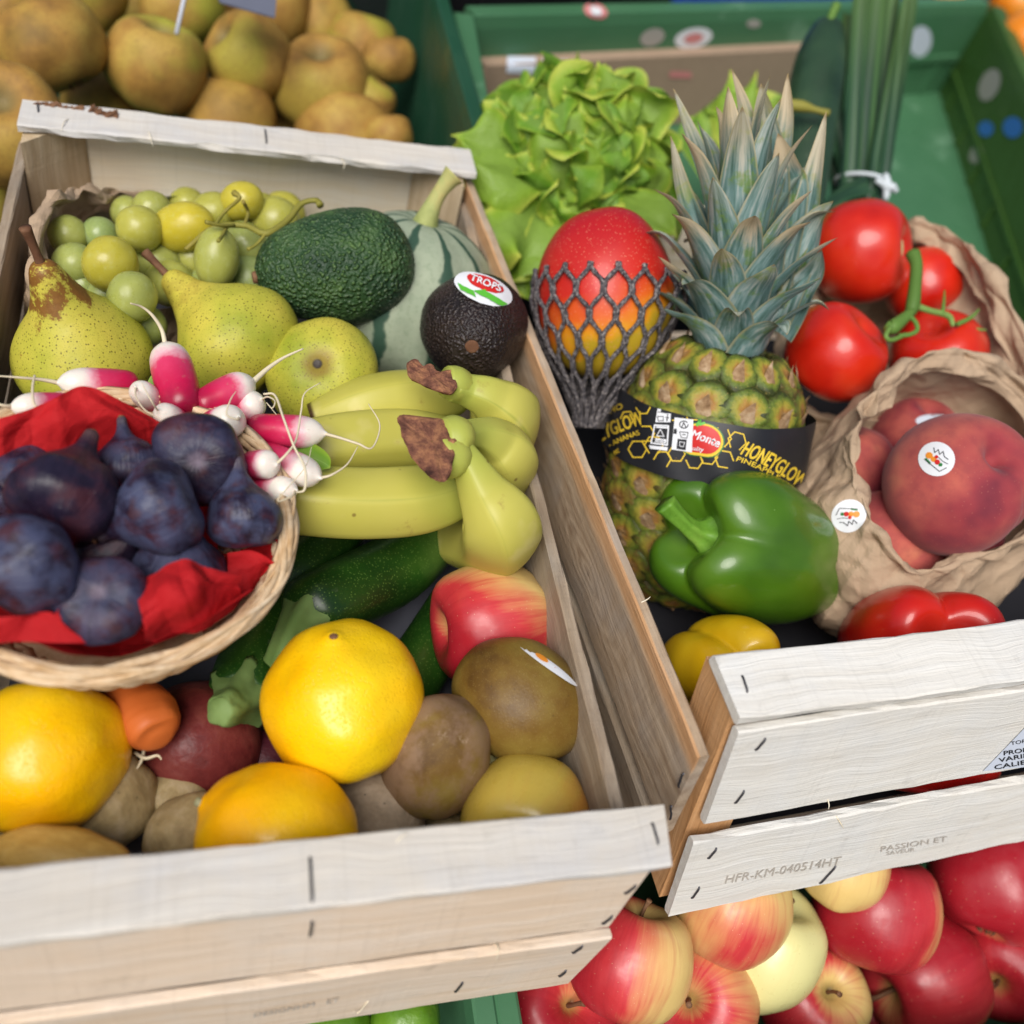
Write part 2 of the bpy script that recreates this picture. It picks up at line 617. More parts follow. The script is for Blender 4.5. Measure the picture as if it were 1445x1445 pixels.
def m_fig():
    b = NB('fig skin', 0.5, 0.35)
    a, z = b.ang()
    raw = b.obj(False)
    v = b.obj(True)
    x, y, zz = b.sep(raw)
    n1 = b.noise(v, 2.6, 4, 0.6)
    rib = b.noise(b.comb(b.m('MULTIPLY', a, 9.0), b.m('MULTIPLY', z, 1.6), b.m('MULTIPLY', b.rnd(), 30)), 1.0, 3, 0.6)
    bloom = b.attr('bloom', 'OBJECT')
    c = b.ramp(n1, [(0.3, hx('151022')), (0.48, hx('251a2c')), (0.62, hx('45222c'))])
    c = b.mix(b.m('MULTIPLY', b.rng(b.noise(v, 3.3, 4, 0.6), 0.35, 0.6), bloom), c, hx('464b66'))
    c = b.mix(b.rng(rib, 0.55, 0.75, 0.0, 0.4), c, hx('140f1c'))
    c = b.mix(b.rng(b.noise(v, 3.0, 3), 0.6, 0.72, 0.0, 0.6), c, hx('4e3030'))
    d = b.vor(v, 11)
    c = b.mix(b.rng(d, 0.03, 0.06, 0.6, 0.0), c, hx('b7b2b4'))
    d2 = b.vor(b.obj(True, (1.0, 1.0, 1.0)), 30)
    c = b.mix(b.rng(d2, 0.04, 0.08, 0.35, 0.0), c, hx('8f8a99'))
    rr = b.m('SQRT', b.m('ADD', b.m('MULTIPLY', x, x), b.m('MULTIPLY', y, y)))
    os_ = b.m('MULTIPLY', b.rng(b.m('ADD', rr, b.m('MULTIPLY', rib, 0.12)), 0.06, 0.2, 0.8, 0.0), b.rng(z, -0.3, -0.25, 1.0, 0.0))
    c = b.mix(os_, c, hx('8d7f8c'))
    c = b.mix(b.rng(z, 0.5, 0.66, 0.0, 0.4), c, hx('6a5650'))
    b.color(c)
    b.set('Roughness', b.rng(n1, 0.3, 0.7, 0.32, 0.52))
    b.bump(b.m('ADD', b.m('MULTIPLY', rib, 0.5), b.m('MULTIPLY', b.noise(v, 14, 3), 0.3)), 0.5, 0.0022)
    return b.mat
FIG = m_fig()

def m_citrus(name, c1, c2, c3, pore=52, rough=0.30):
    b = NB(name, rough, 0.38)
    v = b.obj(True)
    n1 = b.noise(v, 1.5, 2)
    c = b.ramp(n1, [(0.3, c1), (0.5, c2), (0.7, c3)])
    c = b.mix(b.rng(b.noise(v, 6, 4, 0.7), 0.68, 0.76, 0.0, 0.6), c, hx('b8742a'))
    p = b.vor(v, pore)
    c = b.mix(b.rng(p, 0.0, 0.3, 0.12, 0.0), c, tuple(q * 0.7 for q in c1))
    b.color(c)
    b.set('Coat Weight', 0.2)
    b.set('Coat Roughness', 0.3)
    h = b.m('ADD', b.rng(p, 0.0, 0.4), b.m('MULTIPLY', b.noise(v, 9, 3), 0.8))
    b.bump(h, 0.34, 0.0018)
    return b.mat
LEMON = m_citrus('lemon peel', hx('feb804'), hx('fec606'), hx('fdd418'))
LIME = m_citrus('lime peel', hx('456c12'), hx('5a841e'), hx('78a030'))
ORANGE = m_citrus('orange peel', hx('e07814'), hx('ee8e22'), hx('f0a040'))

def m_avo(name, base, hi, dk, bump=0.9, rough=0.42, vs=26):
    b = NB(name, rough, 0.45)
    v = b.obj(True)
    n1 = b.noise(v, 2.5, 3)
    p = b.vor(v, vs, 'SMOOTH_F1')
    n2 = b.noise(v, vs * 1.3, 3)
    h = b.m('ADD', b.rng(p, 0.1, 0.6, 1.0, 0.0), b.m('MULTIPLY', n2, 0.8))
    c = b.ramp(n1, [(0.3, dk), (0.55, base), (0.75, tuple((p_ + q) / 2 for p_, q in zip(base, hi)))])
    c = b.mix(b.rng(h, 0.9, 1.5, 0.0, 0.5), c, hi)
    d = b.vor(v, 40)
    c = b.mix(b.rng(d, 0.05, 0.13, 0.55, 0.0), c, hi)
    b.color(c)
    b.bump(h, bump, 0.0016)
    return b.mat
AVO_G = m_avo('green avocado skin', hx('33502c'), hx('6b8a4a'), hx('1f3826'), vs=32)
AVO_D = m_avo('dark avocado skin', hx('2b211f'), hx('4c3d36'), hx('1d1719'), 0.6, 0.4, vs=34)

def m_melon():
    b = NB('melon rind', 0.6, 0.35)
    v = b.obj(True)
    a, z = b.ang()
    w = b.m('ADD', b.m('MULTIPLY', a, 5.0), b.m('MULTIPLY', b.m('SUBTRACT', b.noise(v, 5, 3), 0.5), 1.8))
    st = b.m('COSINE', b.m('MULTIPLY', w, 2.0))
    c = b.mix(b.noise(v, 8, 4, 0.7), hx('84947c'), hx('b6bea4'))
    c = b.mix(b.rng(b.noise(v, 32, 3, 0.7), 0.45, 0.7, 0.0, 0.4), c, hx('6f8468'))
    c = b.mix(b.rng(st, 0.62, 0.9), c, hx('375443'))
    b.color(c)
    b.bump(b.noise(v, 24, 4), 0.3, 0.001)
    return b.mat
MELON = m_melon()

def m_grape():
    b = NB('grape skin', 0.3, 0.5)
    v = b.obj(True)
    gr = b.attr('blush', 'OBJECT')
    n1 = b.noise(v, 2.0, 2)
    c = b.mix(n1, hx('8f9c34'), hx('b3b749'))
    c = b.mix(gr, b.mix(n1, hx('83985a'), hx('a2b06a')), b.mix(n1, hx('b9a81f'), hx('d3c23e')))
    c = b.mix(b.rng(b.noise(v, 8, 4, 0.7), 0.5, 0.8, 0.0, 0.35), c, hx('c4cc9a'))
    c = b.mix(b.rng(b.vor(v, 7), 0.04, 0.09, 0.5, 0.0), c, hx('7a6a30'))
    b.color(c)
    b.sss(0.6, (0.9, 0.9, 0.25), 0.008)
    b.set('Roughness', b.rng(b.noise(v, 5, 3), 0.3, 0.7, 0.25, 0.45))
    return b.mat
GRAPE = m_grape()

def m_banana():
    b = NB('banana peel', 0.45, 0.4)
    v = b.obj(True)
    s_ = b.attr('s')
    n1 = b.noise(v, 22, 3)
    c = b.mix(n1, hx('b4ae42'), hx('cbc464'))
    c = b.mix(b.rng(b.m('ADD', s_, b.m('MULTIPLY', n1, 0.25)), 0.18, 0.6, 0.75, 0.0), c, hx('a3b04e'))
    c = b.mix(b.rng(b.m('ADD', b.attr('ridge'), b.m('MULTIPLY', n1, 0.4)), 0.95, 1.25, 0.0, 0.55), c, hx('8a9636'))
    c = b.mix(b.rng(b.noise(v, 60, 5, 0.75), 0.60, 0.74, 0.0, 0.55), c, hx('9c8440'))
    c = b.mix(b.rng(b.noise(v, 30, 3), 0.62, 0.72, 0.0, 0.4), c, hx('d8cc88'))
    c = b.mix(b.rng(b.vor(v, 60), 0.03, 0.09, 0.7, 0.0), c, hx('6f5426'))
    c = b.mix(b.rng(s_, 0.97, 0.99), c, hx('4a3520'))
    b.color(c)
    b.sss(0.1, (0.9, 0.8, 0.3), 0.004)
    b.bump(b.noise(v, 60, 3), 0.12, 0.001)
    return b.mat
BANANA = m_banana()

def m_crown():
    b = NB('dried banana crown', 0.85, 0.2)
    v = b.obj(True)
    n = b.noise(v, 110, 6, 0.75)
    c = b.ramp(n, [(0.3, hx('3c2622')), (0.48, hx('7a5040')), (0.62, hx('a87654')), (0.75, hx('c89468'))])
    b.color(c)
    b.bump(n, 0.8, 0.002)
    return b.mat
CROWN = m_crown()

def m_radish():
    b = NB('radish skin', 0.32, 0.5)
    v = b.obj(True)
    s_ = b.attr('s')
    n = b.noise(b.obj(True, (1.0, 1.0, 1.0)), 150, 4, 0.6)
    f = b.m('ADD', s_, b.m('MULTIPLY', b.m('SUBTRACT', n, 0.5), 0.25))
    c = b.ramp(f, [(0.0, hx('8a0f33')), (0.3, hx('c4164a')), (0.58, hx('d63c66')), (0.70, hx('ecb8c0')), (0.80, hx('efe6da'))])
    c = b.mix(b.rng(b.noise(v, 260, 4, 0.7), 0.6, 0.75, 0.0, 0.3), c, hx('b59a80'))
    b.color(c)
    b.sss(0.2, (1.0, 0.5, 0.5), 0.003)
    b.bump(n, 0.15, 0.001)
    return b.mat
RADISH = m_radish()
ROOT = plain('pale root', hx('e0d3b4'), 0.6)

def m_kiwi(name, dust):
    b = NB(name, 0.55, 0.35)
    v = b.obj(True)
    n1 = b.noise(v, 2.0, 4, 0.6)
    c = b.ramp(n1, [(0.3, hx('553a1a')), (0.5, hx('745824')), (0.7, hx('857032'))])
    c = b.mix(b.rng(b.vor(v, 60), 0.05, 0.25, 0.5, 0.0), c, hx('b09a62'))
    c = b.mix(b.rng(b.vor(v, 9), 0.04, 0.09, 0.5, 0.0), c, hx('3f2f1c'))
    if dust:
        c = b.mix(b.rng(b.noise(v, 2.2, 5, 0.7), 0.38, 0.6, 0.0, 0.75), c, hx('8a6f58'))
        c = b.mix(b.rng(b.noise(v, 7.0, 4, 0.7), 0.6, 0.75, 0.0, 0.5), c, hx('c0a890'))
    b.color(c)
    b.set('Roughness', 0.62 if dust else 0.42)
    b.bump(b.noise(v, 50, 4, 0.7), 0.25, 0.001)
    return b.mat
KIWI = m_kiwi('smooth kiwi skin', False)
KIWI_D = m_kiwi('dusty kiwi skin', True)

def m_tuber(name, c1, c2, c3, rough=0.7):
    b = NB(name, rough, 0.3)
    v = b.obj(True)
    n1 = b.noise(v, 3, 5, 0.65)
    c = b.ramp(n1, [(0.3, c1), (0.5, c2), (0.7, c3)])
    c = b.mix(b.rng(b.vor(v, 6), 0.03, 0.1, 0.7, 0.0), c, tuple(q * 0.35 for q in c1))
    c = b.mix(b.rng(b.noise(v, 30, 3, 0.7), 0.6, 0.75, 0.0, 0.35), c, tuple(q * 0.5 for q in c1))
    b.color(c)
    b.bump(b.noise(v, 12, 4), 0.3, 0.002)
    return b.mat
POTATO = m_tuber('potato skin', hx('8a7652'), hx('a8946a'), hx('bba886'))
POTATO_Y = m_tuber('yellow potato skin', hx('b08a44'), hx('c8a357'), hx('d2b36a'), 0.5)
ONION = m_tuber('red onion skin', hx('4a1a1c'), hx('6f2c2a'), hx('7f4038'), 0.4)
CARROT = m_tuber('carrot skin', hx('a84a18'), hx('c4642a'), hx('d07c44'), 0.5)
DARKBEET = m_tuber('dark beet skin', hx('3a1420'), hx('4d1c26'), hx('5a2a30'), 0.5)

def m_gourd(name, base, hi, dk, rib=0.0, rough=0.35):
    b = NB(name, rough, 0.5)
    v = b.obj(True)
    n1 = b.noise(v, 18, 3)
    c = b.ramp(n1, [(0.3, dk), (0.55, base), (0.75, tuple((p + q) / 2 for p, q in zip(base, hi)))])
    d = b.vor(v, 620)
    c = b.mix(b.rng(d, 0.1, 0.35, 0.4, 0.0), c, hi)
    c = b.mix(b.rng(b.noise(v, 45, 4, 0.7), 0.65, 0.75, 0.0, 0.35), c, hx('a7ab92'))
    b.color(c)
    b.bump(b.noise(v, 120, 3), 0.2, 0.001)
    return b.mat
ZUCC = m_gourd('zucchini skin', hx('2b5418'), hx('7a9c4a'), hx('16350f'))
CUKE = m_gourd('cucumber skin', hx('2c4630'), hx('50683f'), hx('1e3424'), rough=0.4)
ZSTEM = m_tuber('zucchini stem', hx('4e6834'), hx('6e8a4a'), hx('92a870'), 0.65)
PSTEM = m_tuber('pepper stem', hx('4d7a22'), hx('6c9a34'), hx('8ab048'), 0.45)
VINE = m_tuber('vine stem', hx('48682a'), hx('64883c'), hx('86a458'), 0.6)
TWIG = m_tuber('woody stem', hx('4a3020'), hx('6d4a34'), hx('8a684c'), 0.75)
GSTEM = m_tuber('grape stem', hx('6f6a2a'), hx('8f8a3c'), hx('9a7a40'), 0.6)

def m_gloss(name, c1, c2, c3, rough=0.2, scale=1.6, dots=None):
    b = NB(name, rough, 0.5)
    v = b.obj(True)
    n1 = b.noise(v, scale, 3)
    c = b.ramp(n1, [(0.3, c1), (0.5, c2), (0.72, c3)])
    if dots:
        c = b.mix(b.rng(b.vor(v, 70), 0.06, 0.2, 0.2, 0.0), c, dots)
    c = b.mix(b.rng(b.vor(v, 9), 0.02, 0.05, 0.5, 0.0), c, tuple(min(1, q * 1.6 + 0.1) for q in c3))
    b.color(c)
    b.set('Coat Weight', 0.35)
    b.set('Coat Roughness', 0.06)
    b.set('Roughness', b.rng(b.noise(v, 6, 3), 0.3, 0.7, rough + .08, rough + 0.22))
    b.bump(b.noise(v, 7, 3), 0.10, 0.002)
    return b.mat
TOMATO = m_gloss('tomato skin', hx('b8160a'), hx('cf2410'), hx('dc3a18'), 0.22, dots=hx('e05028'))
PEP_G = m_gloss('green pepper skin', hx('32560e'), hx('477014'), hx('5f8428'), 0.2)
PEP_Y = m_gloss('yellow pepper skin', hx('d69a06'), hx('e6b40e'), hx('eec420'), 0.22)
PEP_R = m_gloss('red pepper skin', hx('a80f0a'), hx('c41a10'), hx('d22a18'), 0.22)

def m_peach():
    b = NB('peach skin', 0.8, 0.25)
    v = b.obj(True)
    n1 = b.noise(v, 1.8, 3)
    n2 = b.noise(v, 9, 4, 0.65)
    c = b.ramp(n1, [(0.25, hx('5e2436')), (0.42, hx('9a3c42')), (0.6, hx('bb5e52')), (0.78, hx('cc8460'))])
    c = b.mix(b.rng(n2, 0.4, 0.75, 0.0, 0.4), c, hx('7d3540'))
    c = b.mix(b.rng(b.vor(v, 34), 0.05, 0.16, 0.25, 0.0), c, hx('dc9a7c'))
    b.color(c)
    b.set('Sheen Weight', 0.12)
    b.set('Sheen Roughness', 0.5)
    b.bump(b.noise(v, 120, 2), 0.1, 0.0006)
    return b.mat
PEACH = m_peach()

def m_mango():
    b = NB('mango skin', 0.42, 0.45)
    v = b.obj(True)
    raw = b.obj(False)
    x, y, z = b.sep(raw)
    n1 = b.noise(v, 2.2, 3)
    f = b.m('ADD', b.m('ADD', z, b.m('MULTIPLY', y, -0.35)), b.m('MULTIPLY', n1, 0.7))
    c = b.ramp(f, [(0.0, hx('b89a24')), (0.06, hx('dc981c')), (0.20, hx('dc641e')), (0.36, hx('cc2c20')), (0.8, hx('b41a20'))])
    d = b.vor(v, 50)
    c = b.mix(b.rng(d, 0.08, 0.24, 0.75, 0.0), c, hx('e8a080'))
    b.color(c)
    b.set('Coat Weight', 0.1)
    b.bump(b.rng(d, 0.05, 0.25), 0.1, 0.0006)
    return b.mat
MANGO = m_mango()

def m_net():
    b = NB('foam net', 0.5, 0.5)
    v = b.obj(True)
    n = b.noise(v, 600, 4, 0.7)
    b.color(b.ramp(n, [(0.33, hx('28262a')), (0.5, hx('504c50')), (0.66, hx('a49c98'))]))
    b.bump(n, 0.9, 0.0014)
    return b.mat
NET = m_net()

def m_paper(name, base, lo, transl=0.12):
    b = NB(name, 0.75, 0.25)
    v = b.obj(True)
    n = b.noise(v, 25, 5, 0.6)
    fib = b.noise(b.obj(True, (1.0, 1.0, 14.0)), 120, 3)
    c = b.mix(n, lo, base)
    c = b.mix(b.rng(fib, 0.5, 0.8, 0.0, 0.25), c, tuple(q * 0.75 for q in lo))
    b.color(c)
    nd = b.n('ShaderNodeTexNoise')
    b.put(nd.inputs['Vector'], v); nd.inputs['Scale'].default_value = 30
    wv = b.n('ShaderNodeVectorMath', operation='MULTIPLY_ADD')
    b.put(wv.inputs[0], nd.outputs['Color']); wv.inputs[1].default_value = (.03, .03, .03); b.put(wv.inputs[2], v)
    cr = b.m('ADD', b.vor(wv.outputs[0], 42), b.m('MULTIPLY', b.vor(wv.outputs[0], 105), 0.35))
    b.bump(b.m('ADD', cr, b.m('MULTIPLY', fib, 0.06)), 0.55, 0.006)
    tr = b.n('ShaderNodeBsdfTranslucent')
    b.put(tr.inputs[0], c)
    mx = b.n('ShaderNodeMixShader')
    mx.inputs[0].default_value = transl
    out = b.nt.nodes['Material Output']
    b.nt.links.new(b.b.outputs[0], mx.inputs[1])
    b.nt.links.new(tr.outputs[0], mx.inputs[2])
    b.nt.links.new(mx.outputs[0], out.inputs[0])
    return b.mat
KRAFT = m_paper('kraft paper', hx('cdb498'), hx('b0967a'), 0.14)
TISSUE = m_paper('red tissue paper', hx('dc2c30'), hx('c01a22'), 0.34)
LINER = plain('grey crate liner', hx('6a6c78'), 0.8, 0.2)
BLUEPAPER = plain('pale blue paper', hx('c4d4ea'), 0.7, 0.2)
CARDBOARD = plain('brown cardboard', hx('a8907a'), 0.8, 0.2)

def m_leaf(name, inner, mid, rim, transl=0.3, rough=0.4):
    b = NB(name, rough, 0.45)
    v = b.obj(True)
    e = b.attr('edge')
    n = b.noise(v, 12, 4, 0.6)
    n2 = b.noise(v, 40, 3)
    f = b.m('ADD', e, b.m('MULTIPLY', b.m('SUBTRACT', n, 0.5), 0.5))
    c = b.ramp(f, [(0.1, inner), (0.5, mid), (0.92, rim)])
    c = b.mix(b.m('MULTIPLY', b.rnd(), 0.35), c, tuple(q * 0.8 for q in mid))
    c = b.mix(b.rng(b.attr('vein'), 0.7, 1.0, 0.0, 0.35), c, tuple(min(1, q * 1.5 + 0.05) for q in inner))
    b.color(c)
    b.bump(b.m('ADD', n2, n), 0.35, 0.003)
    tr = b.n('ShaderNodeBsdfTranslucent')
    b.put(tr.inputs[0], c)
    mx = b.n('ShaderNodeMixShader')
    mx.inputs[0].default_value = transl
    b.nt.links.new(b.b.outputs[0], mx.inputs[1])
    b.nt.links.new(tr.outputs[0], mx.inputs[2])
    b.nt.links.new(mx.outputs[0], b.nt.nodes['Material Output'].inputs[0])
    return b.mat
LETTUCE = m_leaf('lettuce leaf', hx('94b650'), hx('98be3c'), hx('d0da5c'))
LETTUCE2 = m_leaf('deep lettuce leaf', hx('86ac4c'), hx('78a834'), hx('a4c244'))

def m_pineleaf():
    b = NB('pineapple leaf', 0.5, 0.4)
    v = b.obj(True)
    s_ = b.attr('s')
    n = b.noise(b.comb(b.m('MULTIPLY', b.attr('w'), 4.0), b.m('MULTIPLY', s_, 2.5), b.m('MULTIPLY', b.rnd(), 30)), 1.0, 4, 0.65)
    c = b.ramp(n, [(0.3, hx('3f5e50')), (0.5, hx('70908c')), (0.68, hx('b0bcb8'))])
    c = b.mix(b.rng(b.noise(v, 60, 4, 0.7), 0.52, 0.66, 0.0, 0.75), c, hx('6f8c3a'))
    dry = b.m('ADD', s_, b.m('MULTIPLY', b.m('SUBTRACT', n, 0.5), 0.7))
    dr = b.attr('dry', 'OBJECT')
    c = b.mix(b.m('MULTIPLY', b.rng(dry, 0.5, 0.85), dr), c, b.mix(n, hx('b79a6c'), hx('d8cbb0')))
    c = b.mix(b.rng(s_, 0.94, 1.0, 0.0, 0.9), c, hx('6a4a2c'))
    ed = b.attr('edge')
    c = b.mix(b.rng(ed, 0.85, 1.0, 0.0, 0.5), c, hx('c8b47c'))
    b.color(c)
    b.bump(b.noise(b.comb(b.m('MULTIPLY', b.attr('w'), 14.0), b.m('MULTIPLY', s_, 3.0), b.rnd()), 1.0, 3), 0.3, 0.001)
    return b.mat
PLEAF = m_pineleaf()

def m_eye():
    b = NB('pineapple eye', 0.5, 0.4)
    v = b.obj(True)
    raw = b.obj(False)
    x, y, z = b.sep(raw)
    rr = b.m('SQRT', b.m('ADD', b.m('MULTIPLY', x, x), b.m('MULTIPLY', y, y)))
    n = b.noise(v, 7, 4, 0.65)
    q = b.m('ADD', rr, b.m('MULTIPLY', b.m('SUBTRACT', n, 0.5), 0.3))
    c = b.ramp(q, [(0.03, hx('9a7a50')), (0.14, hx('a87a3c')), (0.26, hx('9c9436')), (0.38, hx('62742a')), (0.5, hx('343e18'))])
    gr = b.attr('blush', 'OBJECT')
    c = b.mix(b.m('MULTIPLY', gr, b.rng(n, 0.35, 0.65)), c, hx('7a5a30'))
    c = b.mix(b.rng(b.noise(v, 18, 3, 0.7), 0.6, 0.75, 0.0, 0.6), c, hx('c9b060'))
    b.color(c)
    b.bump(n, 0.5, 0.002)
    return b.mat
EYE = m_eye()
BRACT = m_tuber('dry bract', hx('6a4c30'), hx('a08260'), hx('c8b090'), 0.8)
PINEBODY = m_tuber('pineapple rind', hx('2c3012'), hx('4a4a1e'), hx('5c5828'), 0.6)

def m_onionleaf():
    b = NB('onion leaf', 0.45, 0.4)
    v = b.obj(True)
    s_ = b.attr('s')
    n = b.noise(b.comb(b.m('MULTIPLY', b.attr('w'), 3.0), b.m('MULTIPLY', s_, 1.5), b.m('MULTIPLY', b.rnd(), 20)), 1.0, 3)
    c = b.ramp(n, [(0.3, hx('162e20')), (0.5, hx('294a34')), (0.7, hx('4a6c42'))])
    c = b.mix(b.rng(s_, 0.6, 1.0, 0.0, 0.35), c, hx('6c8840'))
    b.color(c)
    return b.mat
ONLEAF = m_onionleaf()

def m_plastic(name, c1, scuff, rough=0.45):
    b = NB(name, rough, 0.5)
    v = b.obj(True)
    n = b.noise(v, 14, 5, 0.7)
    c = b.mix(b.noise(v, 5, 3), tuple(q * 0.82 for q in c1), tuple(q * 1.12 for q in c1))
    c = b.mix(b.rng(n, 0.58, 0.72, 0.0, 0.5), c, scuff)
    b.color(c)
    b.set('Roughness', b.rng(n, 0.3, 0.7, rough - 0.1, rough + 0.2))
    b.bump(b.noise(v, 160, 3), 0.1, 0.001)
    return b.mat
GREENP = m_plastic('green crate plastic', hx('467652'), hx('7aa284'))
GREENP2 = m_plastic('deep green crate plastic', hx('1f4c34'), hx('3c6a4c'))
OLIVEP = m_plastic('olive green crate plastic', hx('3e6026'), hx('5c7a44'))
BLUEP = m_plastic('blue crate plastic', hx('1c3ec0'), hx('3a58c8'))
BLACKP = m_plastic('black crate plastic', hx('17171a'), hx('2a2a2e'))

def m_wicker():
    b = NB('split wicker', 0.55, 0.35)
    v = b.obj(True)
    n = b.noise(v, 60, 4, 0.6)
    fib = b.noise(v, 400, 3)
    c = b.ramp(n, [(0.3, hx('c09c6e')), (0.5, hx('dcc09a')), (0.7, hx('ead8ba'))])
    c = b.mix(b.rng(fib, 0.5, 0.8, 0.0, 0.3), c, hx('a07c50'))
    c = b.mix(b.m('MULTIPLY', b.rnd(), 0.3), c, hx('b08a60'))
    b.color(c)
    b.bump(fib, 0.3, 0.001)
    return b.mat
WICKER = m_wicker()
STRING = plain('white string', hx('d4dce0'), 0.7, 0.2)
TABLE = plain('dark stall board', hx('3a342e'), 0.8, 0.2)
P_BLACK = plain('black paper print', hx('232428'), 0.42, 0.4)
P_YEL = flatm('yellow ink', hx('e8c53a'))
P_WHITE = flatm('white sticker', hx('e6e8ec'), 0.4)
P_RED = flatm('red ink', hx('cc2b28'), 0.4)
P_GREEN = flatm('green ink', hx('5db83a'), 0.4)
P_DKGREEN = flatm('dark green ink', hx('2c7a3c'), 0.4)
P_INK = flatm('black ink', hx('26262a'), 0.5)
P_ORANGE = flatm('orange ink', hx('e8902c'), 0.5)
P_PINK = flatm('pink ink', hx('d88a88'), 0.5)
P_GREY = flatm('grey sticker', hx('a9a49c'), 0.5)
P_BLUE = flatm('blue sticker', hx('3a78c8'), 0.5)
P_STAMP = flatm('faded stamp ink', hx('bdb5aa'), 0.8)
P_LABEL = flatm('pale label paper', hx('d4dcea'), 0.5)
# ------------------------------------------------------------------ boards, crates, bins
def board(name, A, ex, L, ey, W, ez, T, mat, parent, slant0=0.0, slant1=0.0, nseg=36, rough=0.0005, warp=0.0, seed=None, label=None):
    ex, ey = unit(ex), np.asarray(ey, float)
    ey = unit(ey - ex * (ey @ ex))
    e3 = np.cross(ex, ey)
    A = np.asarray(A, float)
    if e3 @ np.asarray(ez, float) < 0:
        A = A + e3 * (-T)
    seed = random.randint(0, 9999) if seed is None else seed
    c = min(0.0009, T * 0.25)
    ys = [c] + np.linspace(0, W, 6)[1:-1].tolist() + [W - c]
    sec = [(y, 0.0) for y in ys] + [(W, c), (W, T - c)] + [(y, T) for y in ys[::-1]] + [(0.0, T - c), (0.0, c)]
    sec = np.array(sec)
    m = len(sec)
    V = []
    for i in range(nseg + 1):
        f = i / nseg
        x0 = slant0 * sec[:, 0] / W
        x1 = L + slant1 * sec[:, 0] / W
        x = x0 + (x1 - x0) * f
        V.append(np.stack([x, sec[:, 0], sec[:, 1]], 1))
    V = np.vstack(V)
    q = np.stack([V[:, 0] * 60, V[:, 1] * 400, V[:, 2] * 500], 1)
    V[:, 1] += pn(q, seed % 50) * rough * (1 + 1.2 * (np.abs(V[:, 1] - W / 2) > W * 0.45))
    V[:, 2] += pn(q * np.array([0.5, 0.15, 1]), seed % 50 + 9) * rough * 0.5 + warp * np.sin(V[:, 0] / L * math.pi)
    V[:, 1] += pn(np.stack([V[:, 0] * 9, V[:, 0] * 0, V[:, 0] * 0], 1), seed % 37) * rough * 1.5
    F = []
    for i in range(nseg):
        for j in range(m):
            k = (j + 1) % m
            F.append((i * m + j, (i + 1) * m + j, (i + 1) * m + k, i * m + k))
    F.append(tuple(range(m)))
    F.append(tuple(nseg * m + j for j in range(m - 1, -1, -1)))
    me = mesh(name, V, F, mat, smooth=False)
    return ob(name, me, mat4(np.stack([ex, ey, e3], 1), A), parent, label)

def post(name, A, ex, wx, ey, wy, h, mat, parent):
    """triangular corner post: right angle at A (top), legs along ex and ey, going down h"""
    ex, ey = unit(ex), unit(ey)
    c = 0.0015
    P = [np.zeros(3), ex * wx, ex * (wx - c) + ey * c * 1.4, ey * (wy - c) + ex * c * 1.4, ey * wy]
    V = []
    n = 10
    for i in range(n + 1):
        for p in P:
            V.append(p - np.array([0, 0, h * i / n]))
    V = np.array(V)
    V += (pn(V * 90)[:, None]) * 0.0004
    m = len(P)
    F = []
    for i in range(n):
        for j in range(m):
            k = (j + 1) % m
            F.append((i * m + j, i * m + k, (i + 1) * m + k, (i + 1) * m + j))
    F.append(tuple(range(m - 1, -1, -1)))
    F.append(tuple(n * m + j for j in range(m)))
    R = np.stack([np.array([0, 0, -1.0]), np.array([1.0, 0, 0]), np.array([0, -1.0, 0])], 1)   # texture grain runs down the post
    V = V @ R
    me = mesh(name, V, F, mat, smooth=False)
    bm_fix(me)
    return ob(name, me, mat4(R, np.asarray(A, float)), parent)

def bm_fix(me):
    import bmesh
    bm = bmesh.new()
    bm.from_mesh(me)
    bmesh.ops.recalc_face_normals(bm, faces=bm.faces)
    bm.to_mesh(me)
    bm.free()

def wob(name, V, F, mat, parent=None, label=None, cat=None, group=None, smooth=True, attrs=None, kind=None):
    """object from world-space vertices, origin at their centre"""
    V = np.asarray(V, float)
    c = V.mean(0)
    me = mesh(name, V - c, F, mat, smooth, attrs)
    return ob(name, me, mat4(np.eye(3), c), parent, label, cat, group, kind)

X, Y, Z = np.eye(3)
# ---- the stall board under everything
ts = ob('stall_table', mesh('stall_table', [(-1.2, -0.5, -0.34), (1.6, -0.5, -0.34), (1.6, 2.2, -0.34), (-1.2, 2.2, -0.34)], [(0, 1, 2, 3)], TABLE, False), None, kind='structure')

# ---- left wooden crate
LC = empty('wooden_crate', (-0.14, 0.25, -0.14), 'open poplar crate in front, holding the fig basket, bananas and lemons', 'crate', 'wooden crates')
c_out, c_in = onz(947, 1215, 0.0), onz(926, 1129, 0.0)
board('rail', (-0.30, c_out[1] - 0.001, -0.005), X, c_out[0] + 0.30, Y, c_in[1] - c_out[1], Z, 0.005, WOOD_TOP, LC, slant1=c_in[0] - c_out[0] + 0.003, rough=0.0005)
RAIL_FRONT = bpy.data.objects['rail']
FY = c_out[1] + 0.003
q0, q1, q2, q3 = np.array([c_out[0], c_out[1] + .003, -.0065]), onz(858, 1309, -.062), onz(864, 1316, -.066), onz(800, 1382, -.128)
dn1, dn2 = unit((q1 - q0) * [0, 1, 1]), unit((q3 - q2) * [0, 1, 1])
PL1 = board('plank', (-0.30, q0[1], q0[2]), X, q0[0] - .002 + .30, dn1, np.linalg.norm((q1 - q0)[1:]), Y, 0.005, WOOD_FACE, LC, slant1=q1[0] - q0[0] + .002)
PL2 = board('plank', (-0.30, q2[1] - .002, q2[2] - .001), X, q2[0] + .30, dn2, np.linalg.norm((q3 - q2)[1:]), Y, 0.005, WOOD_FACE, LC, slant1=q3[0] - q2[0])
c_bo = onz(38, 136, 0.0)
